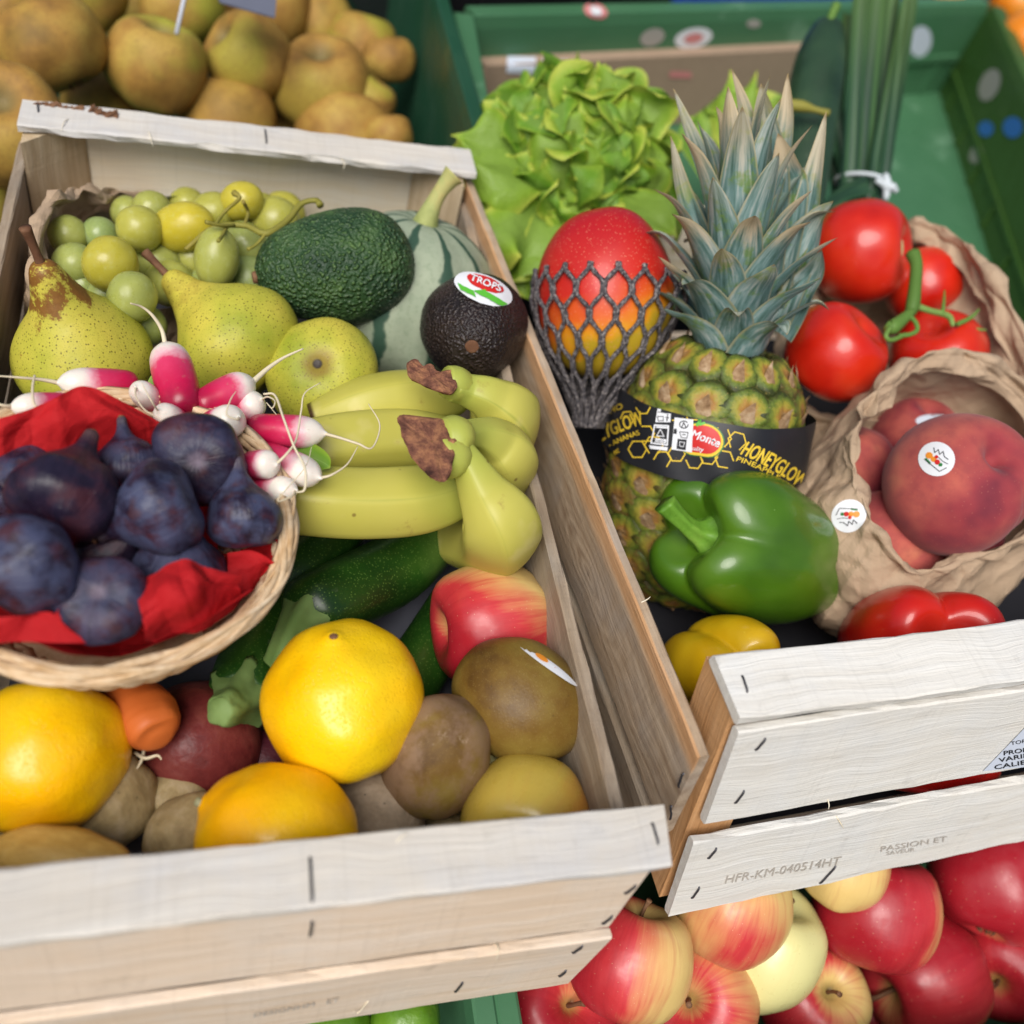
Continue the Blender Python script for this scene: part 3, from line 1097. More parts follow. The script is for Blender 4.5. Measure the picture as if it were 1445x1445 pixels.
RAIL_BACK = board('rail', (c_bo[0] - 0.002, 0.4725, -0.005), X, -c_bo[0], Y, 0.0285, Z, 0.005, WOOD_TOP, LC, rough=0.0011)
BACKPANEL = board('plank', (-0.285, 0.496, -0.0065), X, 0.285, -Z, 0.108, Y, 0.004, WOOD_CREAM, LC)
for zz, hh in ((-0.024, 0.05), (-0.082, 0.05)):
    board('plank', (-0.2835, 0.004, zz), Y, 0.488, -Z, hh, -X, 0.006, WOOD_SIDE, LC, rough=0.0007)
SIDE_R = board('plank', (-0.009, 0.029, -0.024), Y, 0.442, -Z, 0.054, X, 0.006, WOOD_SIDE, LC, rough=0.0007, seed=5)
board('plank', (-0.0095, 0.004, -0.084), Y, 0.488, -Z, 0.046, X, 0.006, WOOD_SIDE, LC, rough=0.0007)
post('corner_post', (-0.2825, 0.495, -0.0065), X, 0.032, -Y, 0.032, 0.128, WOOD_POST, LC)
post('corner_post', (-0.0105, 0.495, -0.0065), -X, 0.03, -Y, 0.03, 0.128, WOOD_POST, LC)
post('corner_post', (-0.0105, 0.0075, -0.0065), -X, 0.026, Y, 0.022, 0.128, WOOD_POST, LC)
post('corner_post', (-0.2825, 0.0075, -0.0065), X, 0.026, Y, 0.022, 0.128, WOOD_POST, LC)
board('bottom_panel', (-0.282, 0.009, -0.133), X, 0.272, Y, 0.486, Z, 0.004, WOOD_FACE, LC)
# liner paper lying in the crate
g = np.stack(np.meshgrid(np.linspace(-0.272, -0.016, 26), np.linspace(0.02, 0.485, 40)), -1).reshape(-1, 2)
gz = -0.1275 + 0.0012 * pn(np.c_[g * 25, np.zeros(len(g))])
wob('liner_paper', np.c_[g, gz], grid_faces(40, 26), LINER, None, 'dark grey paper liner on the floor of the fig basket crate', 'paper')

# ---- right wooden crate (stands behind, slightly turned, front leaning back)
RC = empty('wooden_crate', (0.24, 0.27, -0.14), 'open poplar crate on the right, holding pineapple, peppers and peaches', 'crate', 'wooden crates')
yaw = math.radians(3.5)
ux = np.array([math.cos(yaw), math.sin(yaw), 0.0])
uy = np.array([-math.sin(yaw), math.cos(yaw), 0.0])
RA = onz(1045, 1015, 0.010)
RB = onz(940, 1285, -0.125)
wd = RB - RA
wd = unit(wd - ux * (wd @ ux))               # down the leaning front
nf = np.cross(ux, wd)
if nf[1] > 0: nf = -nf                        # outwards, to the viewer
ri = onz(1013, 923, 0.010)
RAIL_R = board('rail', RA - Z * 0.006, ux, 0.40, ri - RA, np.linalg.norm((ri - RA) - ux * ((ri - RA) @ ux)), Z, 0.006, WOOD_WHITE, RC, rough=0.0005)
RP1 = board('plank', RA + wd * 0.0085 + ux * 0.002, ux, 0.40, wd, 0.064, -nf, 0.005, WOOD_WHITE, RC, slant0=0.002)
RP2 = board('plank', RA + wd * 0.081 - ux * 0.001 + nf * 0.003, ux, 0.40, wd, 0.061, -nf, 0.005, WOOD_WHITE, RC, slant0=0.003, rough=0.0009)
# corner post whose orange side looks left
pd = 0.030
Vp = []
for i in range(11):
    o_ = RA - Z * 0.0065 + wd * (0.134 * i / 10) - nf * 0.0056 + ux * 0.0012
    Vp += [o_, o_ + ux * 0.026, o_ + ux * 0.026 + uy * 0.004, o_ + ux * 0.006 + uy * pd, o_ + uy * pd]
Fp = []
for i in range(10):
    for j in range(5):
        k = (j + 1) % 5
        Fp.append((i * 5 + j, i * 5 + k, i * 5 + 5 + k, i * 5 + 5 + j))
Fp += [(4, 3, 2, 1, 0), tuple(50 + j for j in range(5))]
Rp = np.stack([wd, np.cross(ux, wd), ux], 1)
Vp = (np.array(Vp) - RA) @ Rp
mp = mesh('corner_post', Vp, Fp, WOOD_ORANGE, False)
bm_fix(mp)
ob('corner_post', mp, mat4(Rp, RA), RC)
# left side plank with the knot: top edge measured along the picture
sa, sb = onz(988, 1030, -0.012), onz(757, 472, -0.012)
sdir = unit(sb - sa)
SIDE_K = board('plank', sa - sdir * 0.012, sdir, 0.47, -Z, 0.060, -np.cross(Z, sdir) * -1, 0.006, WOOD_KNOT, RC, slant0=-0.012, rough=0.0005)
board('plank', sa - sdir * 0.02 - Z * 0.068, sdir, 0.47, -Z, 0.055, np.cross(Z, sdir), 0.006, WOOD_SIDE, RC, rough=0.0006)
bl = sa + sdir * 0.455
board('plank', bl + Z * -0.035 + ux * 0.004, ux, 0.40, -Z, 0.09, uy, 0.005, WOOD_CREAM, RC)
br = RA + ux * 0.402
board('plank', br + np.array([0, 0.02, -0.06]), uy, 0.42, -Z, 0.07, ux, 0.006, WOOD_SIDE, RC)
board('bottom_panel', sa + np.array([0.012, -0.02, -0.121]), ux, 0.385, uy, 0.42, Z, 0.004, WOOD_FACE, RC)
P0 = sa + np.array([0.014, -0.01, -0.1155])
wob('liner_paper', [P0, P0 + ux * 0.38, P0 + ux * 0.38 + uy * 0.4, P0 + uy * 0.4], [(0, 1, 2, 3)], plain('black crate liner', hx('2c2c31'), 0.8, 0.2), None, 'black paper liner on the floor of the crate with the pineapple', 'paper')

# ---- plastic bins
def bin_wall(name, a, b, h, t, mat, parent, inward, rim=0.008, slots=0):
    """a,b: rim end points; wall goes down h, thickness t towards -inward"""
    a, b, inward = np.asarray(a, float), np.asarray(b, float), unit(inward)
    L = np.linalg.norm(b - a)
    e = unit(b - a)
    out = -inward
    prof = [(0, -h), (0, -0.012), (0.0015, -0.001), (0.003, 0.0), (t + rim, 0.0), (t + rim + 0.0015, -0.0015), (t + rim + 0.0015, -0.012),
            (t + rim - 0.001, -0.0125), (t, -0.0125), (t, -h)]
    V = []
    for x in (0.0, L):
        for o_, z_ in prof:
            V.append(a + e * x + out * o_ + Z * z_)
    m = len(prof)
    F = [(j, (j + 1) % m, m + (j + 1) % m, m + j) for j in range(m)] + [tuple(range(m)), tuple(range(2 * m - 1, m - 1, -1))]
    V = np.array(V)
    c = V.mean(0)
    me = mesh(name, V - c, F, mat, False)
    bm_fix(me)
    o = ob(name, me, mat4(np.eye(3), c), parent)
    return o

def slab(name, P, t, mat, parent):
    P = [np.asarray(p, float) for p in P]
    n = len(P)
    V = P + [p - Z * t for p in P]
    F = [tuple(range(n)), tuple(range(2 * n - 1, n - 1, -1))] + [(j, n + j, n + (j + 1) % n, (j + 1) % n) for j in range(n)]
    V = np.array(V)
    c = V.mean(0)
    me = mesh(name, V - c, F, mat, False)
    bm_fix(me)
    return ob(name, me, mat4(np.eye(3), c), parent)

def bin_(label, corners, zr, h, mat, group, walls=None, t=0.004, mats=None, rim=0.008, name='plastic_crate'):
    C_ = [np.array([x, y, zr]) for x, y in corners]
    cen = sum(C_) / len(C_)
    e = empty(name, cen - Z * h, label, 'crate', group)
    n = len(C_)
    for i in range(n):
        if walls is not None and i not in walls:
            continue
        a, b = C_[i], C_[(i + 1) % n]
        nn = np.cross(Z, b - a)
        if nn @ (cen - a) < 0: nn = -nn
        bin_wall('wall', a, b, h, t, (mats or {}).get(i, mat), e, nn, rim)
    slab('floor', [c - Z * (h - 0.001) for c in C_], 0.003, mat, e)
    return e

g1 = 'green plastic crates'
# apples-behind crate (russets)
BIN_A = bin_('green plastic crate of golden russet apples behind the fig basket crate', [(-0.60, 0.535), (0.006, 0.535), (0.006, 1.10), (-0.60, 1.10)], -0.005, 0.19, GREENP2, g1, walls=[1, 2, 3])
# big bin behind the pineapple
bL, bR = onz(700, 22, -0.02), onz(1399, 6, -0.02)
fR = bR + (onz(1445, 480, -0.13) - onz(1335, 130, -0.13)) * 1.1
BIN_B = bin_('large green plastic crate with fruit stickers behind the pineapple and cucumber', [(0.030, 0.53), (fR[0], fR[1] + 0.0), (bR[0], bR[1]), (bL[0] - 0.02, bL[1] - 0.007), ], -0.02, 0.118, GREENP, g1,
             walls=[1, 2, 3], mats={1: OLIVEP}, rim=0.014)
# crates below in front
BIN_C = bin_('green plastic crate of red apples under the front corner', [(-0.027, -0.058), (0.42, -0.075), (0.42, 0.26), (-0.027, 0.26)], -0.150, 0.185, GREENP, g1)
BIN_D = bin_('green plastic crate of limes under the fig basket crate', [(-0.46, -0.058), (-0.0535, -0.058), (-0.0535, 0.26), (-0.46, 0.26)], -0.150, 0.16, GREENP, g1)

def rib(wall_a, wall_b, inward, f0, f1, z0, z1, t, mat, parent):
    a, b, n_ = np.asarray(wall_a, float), np.asarray(wall_b, float), unit(inward)
    P = []
    for o_ in (-.001, t):
        for f, z_ in ((f0, z0), (f1, z0), (f1, z1), (f0, z1)):
            p = a + (b - a) * f + n_ * o_
            P.append([p[0], p[1], z_])
    F = [(3, 2, 1, 0), (4, 5, 6, 7)] + [(j, (j + 1) % 4, 4 + (j + 1) % 4, 4 + j) for j in range(4)]
    me = mesh('rib', np.array(P) - np.mean(P, 0), F, mat, False)
    bm_fix(me)
    ob('rib', me, mat4(np.eye(3), np.mean(P, 0)), parent)
_bl, _br, _fr = np.array([bL[0] - .02, bL[1] - .007, 0]), np.array([bR[0], bR[1], 0]), np.array([fR[0], fR[1], 0])
_in1 = np.array([(_br - _bl)[1], -(_br - _bl)[0], 0])
_in2 = -np.array([(_br - _fr)[1], -(_br - _fr)[0], 0])
for f in np.linspace(.08, .94, 8): rib(_bl, _br, _in1, f, f + .008, -.135, -.088, .003, GREENP, BIN_B)
rib(_bl, _br, _in1, .01, .99, -.092, -.084, .004, GREENP, BIN_B)
for f in np.linspace(.1, .9, 6): rib(_fr, _br, _in2, f, f + .010, -.135, -.104, .003, OLIVEP, BIN_B)
rib(_fr, _br, _in2, .01, .99, -.108, -.102, .003, OLIVEP, BIN_B)
# ------------------------------------------------------------------ produce: base shapes
APPLE_C = [(0, .29), (.05, .30), (.11, .36), (.18, .405), (.28, .415), (.40, .33), (.48, .15), (.5, -.02), (.47, -.18), (.39, -.33), (.28, -.42), (.19, -.44), (.11, -.415), (.05, -.38), (0, -.375)]
PEAR_C = [(0, .735), (.05, .73), (.095, .69), (.13, .60), (.17, .49), (.25, .35), (.38, .19), (.475, .02), (.5, -.12), (.465, -.28), (.36, -.42), (.22, -.49), (.10, -.485), (.04, -.46), (0, -.455)]
FIG_C = [(0, .70), (.045, .70), (.07, .66), (.08, .58), (.11, .48), (.20, .35), (.35, .21), (.46, .04), (.5, -.12), (.46, -.28), (.34, -.40), (.18, -.445), (.06, -.45), (0, -.43)]
LEMON_C = [(0, .535), (.04, .53), (.08, .512), (.14, .492), (.24, .45), (.37, .345), (.47, .17), (.5, 0), (.47, -.18), (.37, -.35), (.24, -.455), (.12, -.50), (.05, -.51), (0, -.505)]
AVO_C = [(0, .67), (.1, .66), (.22, .60), (.33, .48), (.42, .30), (.48, .10), (.5, -.1), (.465, -.3), (.37, -.46), (.22, -.555), (.09, -.59), (0, -.595)]
BALL_C = [(0.5 * math.sin(a), 0.5 * math.cos(a)) for a in np.linspace(0, math.pi, 13)]
BALL_C[0] = (0, .5); BALL_C[-1] = (0, -.5)
TOM_C = [(0, .33), (.06, .335), (.14, .375), (.26, .39), (.39, .31), (.48, .13), (.5, -.03), (.465, -.2), (.37, -.35), (.23, -.42), (.1, -.435), (0, -.43)]
PEACH_C = [(0, .33), (.04, .34), (.10, .41), (.19, .455), (.31, .40), (.43, .25), (.5, .02), (.47, -.2), (.37, -.36), (.23, -.455), (.1, -.49), (0, -.485)]
PEP_C = [(0, .40), (.07, .41), (.16, .47), (.28, .53), (.40, .47), (.48, .30), (.5, .08), (.47, -.18), (.41, -.40), (.32, -.56), (.2, -.645), (.09, -.64), (0, -.60)]

def blob(ctrl, nv=34, nu=44, noise=0.02, nsc=2.2, seed=0, fn=None):
    V, F, ph = lathe(ctrl, nv, nu)
    if fn: V = fn(V, ph)
    n = V / (np.linalg.norm(V, axis=1)[:, None] + 1e-9)
    V = V + n * (fbm(V * nsc, 2, seed) * noise)[:, None]
    return V, F

def stem_mesh(name, pts, rad, mat, nseg=9, n=12):
    V, F, s, a = tube(pts, rad, nseg, n)
    return mesh(name, V, F, mat, attrs={'s': s})

def put(name, me, px, py, w, z=None, d=None, axis=(0, 1, 0), spin=0, sc=(1, 1, 1), label=None, cat=None, group=None, parent=None, **props):
    P = at(px, py, z, d)
    s = w * dep(P) / FOC
    R = frame(vdir(*axis), spin)
    o = ob(name, me, mat4(R, P, (s * sc[0], s * sc[1], s * sc[2])), parent, label, cat, group)
    for k, v in props.items():
        o[k] = float(v)
    return o

# apples
def apple_fn(V, ph):
    k = sstep(0.05, -0.4, V[:, 2]) * 0.05 + sstep(0.2, 0.45, V[:, 2]) * 0.03
    f = 1 + k * np.cos(5 * ph)
    V = V.copy()
    V[:, :2] *= f[:, None]
    return V
APPLE_M = []
for k, (m_, nm) in enumerate(((APPLE, 'apple'), (APPLE_Y, 'yellow_apple'), (RUSSET, 'russet_apple'))):
    vs = []
    for q in range(3):
        V, F = blob(APPLE_C, noise=0.035, nsc=1.5, seed=11 * k + q + 3, fn=apple_fn)
        if k == 2: V[:, 2] *= 0.94
        vs.append(mesh(nm, V, F, m_))
    APPLE_M.append(vs)
APSTEM = stem_mesh('stem', [(0, 0, .27), (.01, 0, .36), (.03, .01, .44), (.06, .02, .50)], [.02, .017, .017, .026], TWIG)
def calyx_mesh():
    P = []
    for k in range(5):
        a = k * 2 * math.pi / 5
        c, s_ = math.cos(a), math.sin(a)
        V, F, s, _ = tube([(0.015 * c, 0.015 * s_, -.375), (.05 * c, .05 * s_, -.39), (.06 * c, .06 * s_, -.43), (.035 * c, .035 * s_, -.455)], [.016, .016, .011, .004], 6, 8)
        P.append((V, F))
    V, F = join(P)
    return mesh('calyx', V, F, TWIG)
CALYX = calyx_mesh()

def apple(kind, px, py, w, label, z=None, d=None, axis=(0, 1, 0.2), spin=0, blush=0.8, group=None, stem=True, sc=(1, 1, 1), name=None, zbias=0.0, mesh_=None):
    v = APPLE_M[kind]
    o = put(name or 'apple', mesh_ or v[random.randrange(3)], px, py, w, z, d, axis, spin, sc, label, 'apple', group, blush=blush, zbias=zbias)
    if stem: child('stem', APSTEM, o)
    child('calyx', CALYX, o)
    return o

# ------------------------------------------------------------------ back: russet apples
gr = 'golden russet apples in the back crate'
RUS = [(72, 62, 150, -.045, (-.3, .6, .3), 30, .15, 'large plain russet apple in the back crate, above the corner of the wooden rail', (1, 1, .92)),
       (220, 92, 138, -.06, (.35, .75, .55), 0, .9, 'greenish russet apple with its stem hollow facing up, right above the wooden rail', (1, 1, 1)),
       (350, 82, 120, -.06, (-.55, .35, .75), 0, .6, 'round yellowish russet apple just below the grey price tag', (1, 1, 1.05)),
       (8, 175, 170, -.055, (.35, .2, .9), 60, .1, 'brown russet apple cut by the left picture edge beside the crate corner', (1, 1, 1)),
       (455, 122, 138, -.075, (.1, .55, .8), 0, .35, 'russet apple with a dark calyx, right of the round yellowish one', (1, 1, 1)),
       (322, 168, 138, -.10, (.1, .9, .3), 0, .1, 'dull russet apple half hidden behind the middle of the wooden back rail', (1, 1, .9)),
       (258, 8, 118, -.06, (0, .4, .9), 0, 1.0, 'green tinged russet apple with the thin white stick in front of it', (1, 1, 1)),
       (120, -18, 120, -.06, (0, .4, .9), 90, .5, 'yellow russet apple cut by the top picture edge, left of the white stick', (1, 1, 1)),
       (380, 8, 120, -.07, (.3, .7, .3), 0, .5, 'yellow russet apple right behind the grey price tag', (1, 1, 1)),
       (510, 68, 100, -.085, (.2, .8, .3), 40, .8, 'pale green russet apple near the right end of the back row', (1, 1, 1.05)),
       (450, 35, 100, -.085, (-.2, .8, .3), 10, .2, 'tan russet apple behind the one with the dark calyx', (1, 1, 1)),
       (548, 84, 78, -.075, (0, .8, .4), 0, .0, 'dark brown russet apple farthest right against the green crate wall', (1, 1, .9)),
       (487, 192, 138, -.10, (.2, .9, .2), 50, .0, 'brown russet apple low behind the right part of the wooden back rail', (1, 1, 1)),
       (520, 144, 78, -.08, (.5, .6, .3), 0, .7, 'small greenish russet apple leaning below the dark one by the green wall', (1, 1, 1)),
       (548, 192, 68, -.08, (0, .9, .3), 20, .0, 'small brown russet apple in the low corner by the green wall', (1, 1, 1)),
       (150, 150, 120, -.12, (.2, .9, .2), 70, .4, 'russet apple deep in the gap between the two front ones', (1, 1, 1)),
       (410, 195, 110, -.14, (.2, .9, .2), 70, .2, 'shaded russet apple deep below the row behind the rail', (1, 1, 1)),
       (-25, 285, 150, -.13, (.2, .9, .2), 20, .9, 'green russet apple low outside the left crate wall', (1, 1, 1)),
       (10, 20, 110, -.10, (.2, .9, .2), 120, .2, 'russet apple in the top left corner of the picture', (1, 1, 1)),
       (190, 20, 100, -.12, (.2, .9, .2), 150, .2, 'dim russet apple in the back layer left of the white stick', (1, 1, 1)),
       (305, 30, 95, -.12, (.2, .9, .2), 200, .3, 'dim russet apple in the back layer below the white stick', (1, 1, 1)),
       ]
for px, py, w, z, ax, sp, bl, lb, sc in RUS:
    apple(2, px, py, w, lb, z=z, axis=ax, spin=sp, blush=bl, group=gr, sc=sc, stem=False, name='russet_apple')

# price tag on a white stick
tg = empty('price_tag', onz(258, 40, -0.02), 'grey blue price tag on a thin white stick among the russet apples', 'sign')
a_, b_ = at(249, 48, d=0.70), at(266, -30, d=0.70)
V, F, s, _ = tube([a_, (a_ + b_) / 2, b_], .0016, 6)
wob('stick', V, F, plain('white plastic', hx('c9ced8'), .5), tg)
q = [at(298, -30, d=.705), at(392, -30, d=.705), at(388, 24, d=.70), at(352, 14, d=.70), at(310, 2, d=.70)]
slab('card', q, .0012, plain('slate card', hx('5a5f70'), .5), tg)

# ------------------------------------------------------------------ pears
def pear_fn(bx):
    def f(V, ph):
        V = V.copy()
        k = sstep(0.1, 0.75, V[:, 2])
        V[:, 0] += bx * k * 0.12
        return V
    return f
PSTEMM = stem_mesh('stem', [(0, 0, .70), (.0, .005, .80), (.0, .01, .90), (.0, .012, .99)], [.036, .030, .033, .042], TWIG, 10)
def pear(px, py, w, z, axis, spin, label, seed, bend, russet, sc=(1, 1, 1), stem=True, nz=.05):
    V, F = blob(PEAR_C, 44, 52, nz, 1.3, seed, pear_fn(bend))
    m = mesh('pear', V, F, PEAR)
    o = put('pear', m, px, py, w, z, None, axis, spin, sc, label, 'pear', 'pears in front of the grapes', russet=russet)
    if stem:
        sm = PSTEMM.copy()
        for v_ in sm.vertices: v_.co.x += bend * .12 + 0
        child('stem', sm, o)
    return o
pear(112, 486, 188, -.035, (-.06, .66, .72), 40, 'yellow green pear with a brown russet patch below its upright stem, by the left wall', 2, 0.3, 1.0, (1, 1, 1.0))
pear(322, 472, 176, -.035, (-.75, .72, .1), 0, 'yellow pear with its neck leaning left under the grapes', 5, -.9, .25, (1, 1, .95))
pear(458, 530, 156, -.040, (-.05, -.10, -1), 0, 'round speckled pear showing its dark blossom end, left of the bananas', 8, 0.1, .15, (1, 1, .9), stem=False)

# ------------------------------------------------------------------ avocados, melon
V, F = blob(AVO_C, 120, 150, .02, 1.8, 4)
nrm = V / np.linalg.norm(V, axis=1)[:, None]
V += nrm * ((np.abs(pn(V * 17, 3)) * -1 + .3) * .016 + pn(V * 34, 6) * .005)[:, None]
me = mesh('avocado', V, F, AVO_G)
AVG = put('avocado', me, 480, 377, 160, -.015, None, (-1, -.22, .35), 0, (1, 1, 1.10), 'dark green bumpy avocado lying on its side by the grapes', 'avocado', 'avocados')
child('stem', stem_mesh('stem', [(0, 0, .62), (0, 0, .66), (0, 0, .69), (0, 0, .695)], [.06, .055, .05, .03], TWIG, 12), AVG)
V, F = blob(AVO_C, 90, 110, .03, 1.8, 9)
nrm = V / np.linalg.norm(V, axis=1)[:, None]
V += nrm * (np.abs(pn(V * 20, 5)) * -.010)[:, None]
me = mesh('avocado', V, F, AVO_D)
AVD = put('avocado', me, 668, 463, 152, -.014, None, (.02, -.45, .9), 0, (1, 1, .85), 'blackish brown avocado with a white and green sticker, stem scar facing out', 'avocado', 'avocados')
child('stem', stem_mesh('stem', [(0, 0, .63), (0, 0, .665), (0, 0, .68), (0, 0, .683)], [.075, .068, .05, .02], TWIG, 14), AVD)

def melon_fn(V, ph):
    V = V.copy()
    V[:, :2] *= (1 + .022 * np.cos(10 * ph))[:, None]
    V[:, 2] -= .05 * np.exp(-(np.hypot(V[:, 0], V[:, 1]) / .12) ** 2) * np.sign(V[:, 2])
    return V
V, F = blob(BALL_C, 50, 80, .02, 2, 3, melon_fn)
MEL = put('melon', mesh('melon', V, F, MELON), 572, 428, 250, -.058, None, (.28, .85, .42), 0, (1, 1, 1), 'pale grey green melon with dark stripes behind the avocados', 'melon')
child('stem', stem_mesh('stem', [(0, 0, .42), (0.0, 0.01, .52), (-.02, .03, .62), (-.04, .06, .70), (-.05, .08, .74)], [.085, .055, .042, .05, .065], m_tuber('melon stem', hx('7c8a4a'), hx('a8ae6c'), hx('c2b070')), 10, 16), MEL)

# ------------------------------------------------------------------ grapes
gb = empty('grape_bunch', onz(250, 370, -.08), 'bunch of pale green grapes spilling from the paper bag in the crate corner', 'grapes')
V, F = blob(BALL_C, 22, 30, .02, 2, 1)
GM = mesh('grape', V, F, GRAPE)
GR = [(97, 332, 48, 1, .3), (142, 332, 44, 1, .0), (156, 373, 68, .95, .75), (197, 323, 56, 1, .55), (214, 297, 48, 1, .35), (259, 320, 58, 1.38, .95, 80), (187, 419, 62, .92, .25),
      (106, 372, 50, 1.1, .2), (341, 284, 46, 1.2, .85), (300, 302, 52, 1.1, .5), (306, 364, 54, 1.38, .35, 12), (345, 345, 52, 1.15, .2), (388, 312, 56, 1.1, .5), (222, 372, 62, 1.0, .3), (148, 417, 46, 1.1, .1),
      (240, 400, 56, 1.1, .35), (382, 352, 46, 1.2, .1), (275, 365, 60, 1, .4), (300, 405, 56, 1, .15), (352, 395, 60, 1, .05), (372, 390, 50, 1.2, .05), (410, 340, 50, 1, .3), (350, 310, 48, 1, .45), (120, 405, 50, 1, .1), (206, 460, 50, 1, .1), (235, 345, 52, 1, .4), (180, 300, 40, 1, .3), (400, 300, 50, 1.1, .6), (368, 302, 50, 1, .5), (330, 318, 48, 1, .3), (318, 345, 50, 1, .3), (265, 290, 44, 1, .5), (128, 350, 50, 1, .2)]
gdep = {8: -.004, 5: .004, 2: 0.0, 10: .004, 6: -.003}
for i, gq in enumerate(GR):
    px, py, w, el, bl = gq[:5]
    rot = gq[5] if len(gq) > 5 else random.uniform(0, 180)
    front = i in (2, 3, 5, 6, 8, 10)
    z = -.030 + (0.012 if front else -.012 if i > 12 else 0)
    a = math.radians(rot)
    put('grape', GM, px, py, w * 1.16, z, None, (math.sin(a), math.cos(a), .25), random.uniform(0, 360), (1, 1, el), parent=gb, blush=bl)
def pxtube(pts, rad, nseg=7, n=24):
    W = [at(p[0], p[1], p[2]) for p in pts]
    return tube(W, rad, nseg, n)
V, F, s, _ = pxtube([(262, 352, -.012), (300, 322, -.006), (345, 318, -.004), (375, 330, -.002), (405, 312, 0), (425, 288, .004), (446, 283, .006), (452, 290, .006)], [.0012, .0016, .0018, .002, .002, .0018, .0018, .0024])
wob('stem', V, F, GSTEM, gb)
for tw in ([(300, 322, -.006), (318, 298, -.006), (338, 280, .004), (330, 272, .004)], [(345, 318, -.004), (350, 300, -.004), (343, 284, .006)], [(375, 330, -.002), (362, 345, -.004), (350, 352, -.004)], [(330, 318, -.004), (312, 318, .002), (290, 313, .006)], [(320, 320, -.004), (314, 332, .002), (308, 340, .006)]):
    V, F, s, _ = pxtube(tw, [.0012, .001, .0012, .002][:len(tw)] , 6, 12)
    wob('stem', V, F, GSTEM, gb)

# ------------------------------------------------------------------ bananas
def banana(pts, rad, parent, n=46, seed=0, ridge=.10, turn=0.3):
    prof = lambda a, t: 1.04 * (.52 + .48 * math.cos(math.pi / 5) / np.cos(np.mod(a + turn, 2 * math.pi / 5) - math.pi / 5))
    V, F, s, a = tube([at(*p) if len(p) == 3 else ond(p[0], p[1], p[3]) for p in pts], rad, 40, n, prof)
    rg = np.cos(math.pi / 5) / np.cos(np.mod(a + turn, 2 * math.pi / 5) - math.pi / 5)
    return wob('banana', V, F, BANANA, parent, attrs={'s': s, 'ridge': (rg - .81) / .19})
bA = empty('banana_bunch', onz(600, 660, -.08), 'front bunch of yellow green bananas with a broad brown cut crown', 'bananas', 'banana bunches')
banana([(640, 628, .020), (658, 648, .014), (680, 690, .004), (706, 738, -.010), (696, 766, -.045), (650, 762, -.080), (600, 752, -.10)], [.0075, .0078, .0125, .0200, .0195, .0165, .010], bA, turn=.2)
banana([(636, 618, .020), (668, 612, .012), (695, 622, .002), (710, 648, -.014), (690, 690, -.060), (640, 720, -.095), (590, 730, -.10)], [.0075, .0075, .0125, .0185, .0185, .0165, .010], bA, turn=.9)
banana([(652, 676, -.020), (640, 692, -.024), (590, 706, -.027), (520, 711, -.027), (450, 708, -.026), (390, 700, -.028), (340, 690, -.035)], [.0100, .0150, .0180, .0183, .0180, .0172, .012], bA, turn=.5)
banana([(655, 625, -.040), (640, 622, -.036), (590, 622, -.032), (540, 622, -.030), (480, 628, -.028), (420, 640, -.030), (370, 650, -.035)], [.0070, .0120, .0175, .0180, .0178, .0165, .011], bA, turn=.1)
bB = empty('banana_bunch', onz(620, 560, -.08), 'back bunch of bananas with a torn brown crown below the dark avocado', 'bananas', 'banana bunches')
banana([(638, 543, .012), (660, 550, .008), (690, 562, .004), (714, 588, -.012), (700, 625, -.06), (650, 650, -.10), (600, 660, -.105)], [.0085, .0090, .0125, .0195, .0190, .0165, .010], bB, turn=.3)
banana([(648, 560, -.034), (630, 562, -.030), (590, 563, -.026), (545, 568, -.026), (500, 580, -.030), (440, 596, -.036)], [.0080, .0135, .0165, .0170, .0165, .010], bB, turn=.6)
def crown(poly, depth_z, back, parent, name='crown', seed=0):
    """rough cut slab from a pixel outline, thickness going away from the viewer"""
    P = np.array([onz(x, y, depth_z) for x, y in poly])
    P = cat_rom(P, 40, True)
    c = P.mean(0)
    rings = []
    g_ = np.random.default_rng(seed)
    for t, off, sc in ((0, 0, .02), (0, 0, .5), (0, 0, .93), (.15, .0012, 1.0), (.6, .004, 1.0), (1, .009, .93)):
        rings.append(c + (P - c) * sc - BACK * off)
    G = np.array(rings)
    G = G + BACK[None, None, :] * (fbm(G.reshape(-1, 3) * 220, 3, seed).reshape(G.shape[0], -1, 1) * .0016)
    G = G + (fbm(G.reshape(-1, 3) * 150, 2, seed + 5).reshape(G.shape[0], -1, 1) * .0012) * RIGHT
    V = np.vstack([G.reshape(-1, 3), c[None] - BACK * .010])
    F = grid_faces(6, 40, True) + [(len(V) - 1, 200 + j, 200 + (j + 1) % 40) for j in range(40)]
    return wob(name, V, F, CROWN, parent, smooth=False)
crown([(562, 586), (600, 588), (632, 592), (650, 600), (640, 640), (630, 678), (605, 672), (580, 645), (566, 612)], .027, .01, bA, seed=2)
crown([(573, 512), (588, 506), (592, 518), (606, 512), (618, 524), (640, 522), (645, 545), (636, 556), (612, 550), (590, 540), (575, 532)], .020, .01, bB, seed=4)
# green-yellow knuckles between crown and necks
for pr_, pts, rad in ((bA, [(622, 620, .020), (640, 622, .018), (652, 632, .014)], [.010, .0125, .008]), (bA, [(618, 645, .019), (636, 645, .016), (650, 650, .012)], [.009, .011, .0085]), (bB, [(628, 537, .014), (640, 541, .012), (652, 546, .009)], [.008, .0095, .0088])):
    V, F, s, _ = pxtube(pts, rad, 14, 12)
    wob('banana', V, F, BANANA, pr_, attrs={'s': s * .3})

